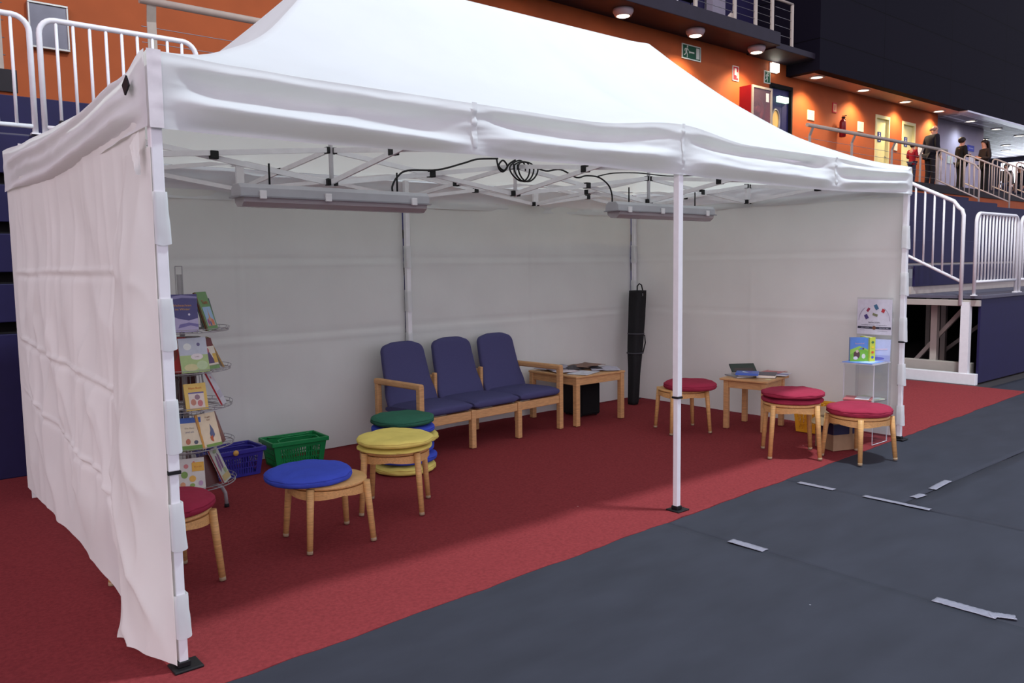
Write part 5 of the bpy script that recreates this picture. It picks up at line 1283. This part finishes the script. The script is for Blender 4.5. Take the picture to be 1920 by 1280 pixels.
# ================================================================== PEOPLE ON THE CONCOURSE
import bmesh
def skin_mesh(name, joints, edges, m, parent, root=0, subd=1):
    me = bpy.data.meshes.new(name); bm = bmesh.new()
    lay = bm.verts.layers.skin.verify()
    vs = []
    for i, (p, r) in enumerate(joints):
        v = bm.verts.new(p); v[lay].radius = r if isinstance(r, tuple) else (r, r); vs.append(v)
    vs[root][lay].use_root = True
    for a, c in edges: bm.edges.new((vs[a], vs[c]))
    bm.to_mesh(me); bm.free(); me.materials.append(m)
    o = bpy.data.objects.new(name, me); C.objects.link(o); o.parent = parent
    s = o.modifiers.new('skin', 'SKIN'); s.use_smooth_shade = True
    u = o.modifiers.new('sub', 'SUBSURF'); u.levels = subd; u.render_levels = subd
    return o
def person(label, x, y, H, rot, jacket, trousers, hair, hairstyle='short', arms='down', skirt=False, shirt=None, stoop=0.0):
    t = thing('person', label, 'person', (x, y, ZF), (0, 0, rot)); s = H/1.75
    J = []; E = []
    def j(px, py, pz, r):
        J.append((Vector((px*s, py*s, pz*s)), (r[0]*s, r[1]*s) if isinstance(r, tuple) else r*s)); return len(J)-1
    f = stoop
    pel = j(0, 0, .96, (.14, .10)); sp = j(0, .01, 1.12, (.125, .09)); ch = j(0, .01+f*.3, 1.33, (.15, .10)); nk = j(0, .01+f*.7, 1.48, .055); hb = j(0, .03+f, 1.56, .07); hc = j(0, .035+f, 1.645, (.074, .092)); ht = j(0, .025+f, 1.72, .055)
    nose = j(0, .135+f, 1.635, .012)
    E += [(pel, sp), (sp, ch), (ch, nk), (nk, hb), (hb, hc), (hc, ht), (hc, nose)]
    AR = {}
    for q in (-1, 1):
        sh = j(.17*q, f*.4, 1.42, .055)
        if arms == 'down' or (arms == 'fold' and False): el = j(.225*q, -.03+f*.4, 1.14, .042); wr = j(.235*q, .05+f*.3, .90, .030); ha = j(.235*q, .07+f*.3, .83, (.036, .018))
        else: el = j(.23*q, .0+f*.4, 1.14, .042); wr = j(.12*q, .24+f*.4, 1.16, .030); ha = j(.06*q, .28+f*.4, 1.18, (.036, .02))
        E += [(ch, sh), (sh, el), (el, wr), (wr, ha)]
        d = (J[ha][0]-J[wr][0]).normalized()
        for k in range(5):
            off = Vector((0, (k-2)*.017*s, 0)) if arms == 'down' else Vector((0, 0, (k-2)*.017*s))
            L = (.045, .07, .078, .07, .055)[k]*s
            base = J[ha][0]+off*1.0+d*.012*s*(1 if k else -1.5)
            J.append((base, .0085*s)); b0 = len(J)-1; J.append((base+d*L*.55+off*(.5 if k == 0 else .1), .008*s)); J.append((base+d*L+off*(.9 if k == 0 else .15)+Vector((0, .01*s, 0)), .0065*s))
            E += [(ha, b0), (b0, b0+1), (b0+1, b0+2)]
        AR[q] = (sh, el, wr)
        hp = j(.085*q, 0, .90, .085); kn = j(.095*q, .02, .50, .055); an = j(.10*q, -.02, .09, .038); to = j(.12*q, .13, .035, (.04, .028))
        E += [(pel, hp), (hp, kn), (kn, an), (an, to)]
        AR[q] += (hp, kn, an, to)
    skin_mesh('body', J, E, M['skin'], t, pel)
    def sub(name, idx, ed, grow, m):
        mp = {k: i for i, k in enumerate(idx)}
        jj = [(J[k][0], tuple(rr+grow*s for rr in J[k][1]) if isinstance(J[k][1], tuple) else J[k][1]+grow*s) for k in idx]
        return skin_mesh(name, jj, [(mp[a], mp[c]) for a, c in ed], m, t, 0)
    L, R_ = AR[-1], AR[1]
    J.append((Vector((0, .0, .86*s)), (.15*s, .11*s))); hem = len(J)-1
    J.append((Vector((0, .01+f*.6*s, 1.44*s)), .075*s)); col = len(J)-1
    sub('jacket', [pel, sp, ch, col, L[0], L[1], L[2], R_[0], R_[1], R_[2], hem], [(hem, pel), (pel, sp), (sp, ch), (ch, col), (ch, L[0]), (L[0], L[1]), (L[1], L[2]), (ch, R_[0]), (R_[0], R_[1]), (R_[1], R_[2])], .018, jacket)
    sub('trousers', [pel, L[3], L[4], L[5], R_[3], R_[4], R_[5]], [(pel, L[3]), (L[3], L[4]), (L[4], L[5]), (pel, R_[3]), (R_[3], R_[4]), (R_[4], R_[5])], .014, trousers)
    for q in (-1, 1):
        b = MB(); b.ell((.115*q*s, .045*s, .045*s), (.048*s, .135*s, .045*s), 14, 8); b.build('shoe', mat('dark_shoe', (30, 26, 26), 0.5), t)
        MB().ell((.029*q*s, (.118+f)*s, 1.655*s), (.010*s, .006*s, .007*s), 8, 6).build('eye', mat('dark_eye', (32, 26, 24), 0.3), t)
        MB().ell((.078*q*s, (.025+f)*s, 1.64*s), (.010*s, .020*s, .030*s), 8, 6).build('ear', M['skin'], t)
    b = MB()
    hx = (0, (.012+f)*s, 1.648*s)
    if hairstyle == 'bald':
        b.grid(lambda u, v: (hx[0]+.084*s*math.cos(PI+PI*u)*1.0, hx[1]-.005*s+.098*s*math.sin(PI+PI*u), hx[2]+(-.075+.055*v)*s), 16, 4)
        o = b.build('hair', hair, t); o.modifiers.new('th', 'SOLIDIFY').thickness = 0.01*s
    else:
        def hf(u, v):
            a = 2*PI*u; front = max(0, math.sin(a))
            bt = (PI/2)*(1-v)-v*(0.85-1.10*front**0.6)
            w = 1.0+0.03*nz(math.cos(a)*4, math.sin(a)*4, v*6)
            return (hx[0]+.092*s*w*math.cos(bt)*math.cos(a), hx[1]+.108*s*w*math.cos(bt)*math.sin(a), hx[2]+.095*s*w*math.sin(bt))
        b.grid(hf, 24, 12)
        o = b.build('hair', hair, t); o.modifiers.new('th', 'SOLIDIFY').thickness = 0.012*s
        if hairstyle == 'long':
            b = MB()
            b.grid(lambda u, v: ((.095+.05*v)*s*math.cos(PI+PI*u), hx[1]-(.02+.085*math.sin(PI*u)*(1+.35*v)+.02*v)*s, hx[2]+(.03-.40*v)*s), 18, 12)
            o = b.build('long_hair', hair, t); o.modifiers.new('th', 'SOLIDIFY').thickness = 0.03*s
    return t
K = lambda n, c: mat('cloth_'+n, c, 0.9, var=0.08, scale=20, bump=0.2, bscale=40)
dk = K('navy_black', (26, 26, 36)); bk = K('black', (24, 24, 26)); jn = K('jeans', (52, 56, 76)); rdj = K('red', (150, 26, 40)); gb = K('brown_black', (44, 34, 32))
hd = mat('dark_hair', (36, 26, 22), 0.6, var=0.1, scale=60); hg = mat('grey_hair', (140, 112, 98), 0.6, var=0.1, scale=60)
pm = person('person in dark jacket with bald head standing by the cream doors', 23.55, 7.3, 1.80, math.radians(-118), dk, dk, hg, 'bald', 'down', stoop=0.05); pm.scale = (1.14, 1.14, 1.02)
person('child in red top standing behind the grey railing', 21.6, 6.95, 1.10, math.radians(-100), rdj, jn, hd, 'short', 'fold')
person('person in black jacket facing right, seen behind the pale stair railing', 25.65, 7.3, 1.66, math.radians(-122), bk, bk, hd, 'short', 'fold')
person('person with long dark hair in dark top facing left', 27.45, 7.3, 1.74, math.radians(58), gb, bk, hd, 'long', 'fold')
person('dark figure in the distance, left of three at the bright window', 34.2, 9.0, 1.62, math.radians(90), gb, jn, hd, 'short', 'down')
person('dark figure in the distance, middle of three at the bright window', 35.4, 9.4, 1.76, math.radians(120), bk, bk, hd, 'short', 'down')
person('dark figure in the distance, right of three at the bright window', 36.6, 9.3, 1.74, math.radians(60), dk, jn, hd, 'long', 'down')
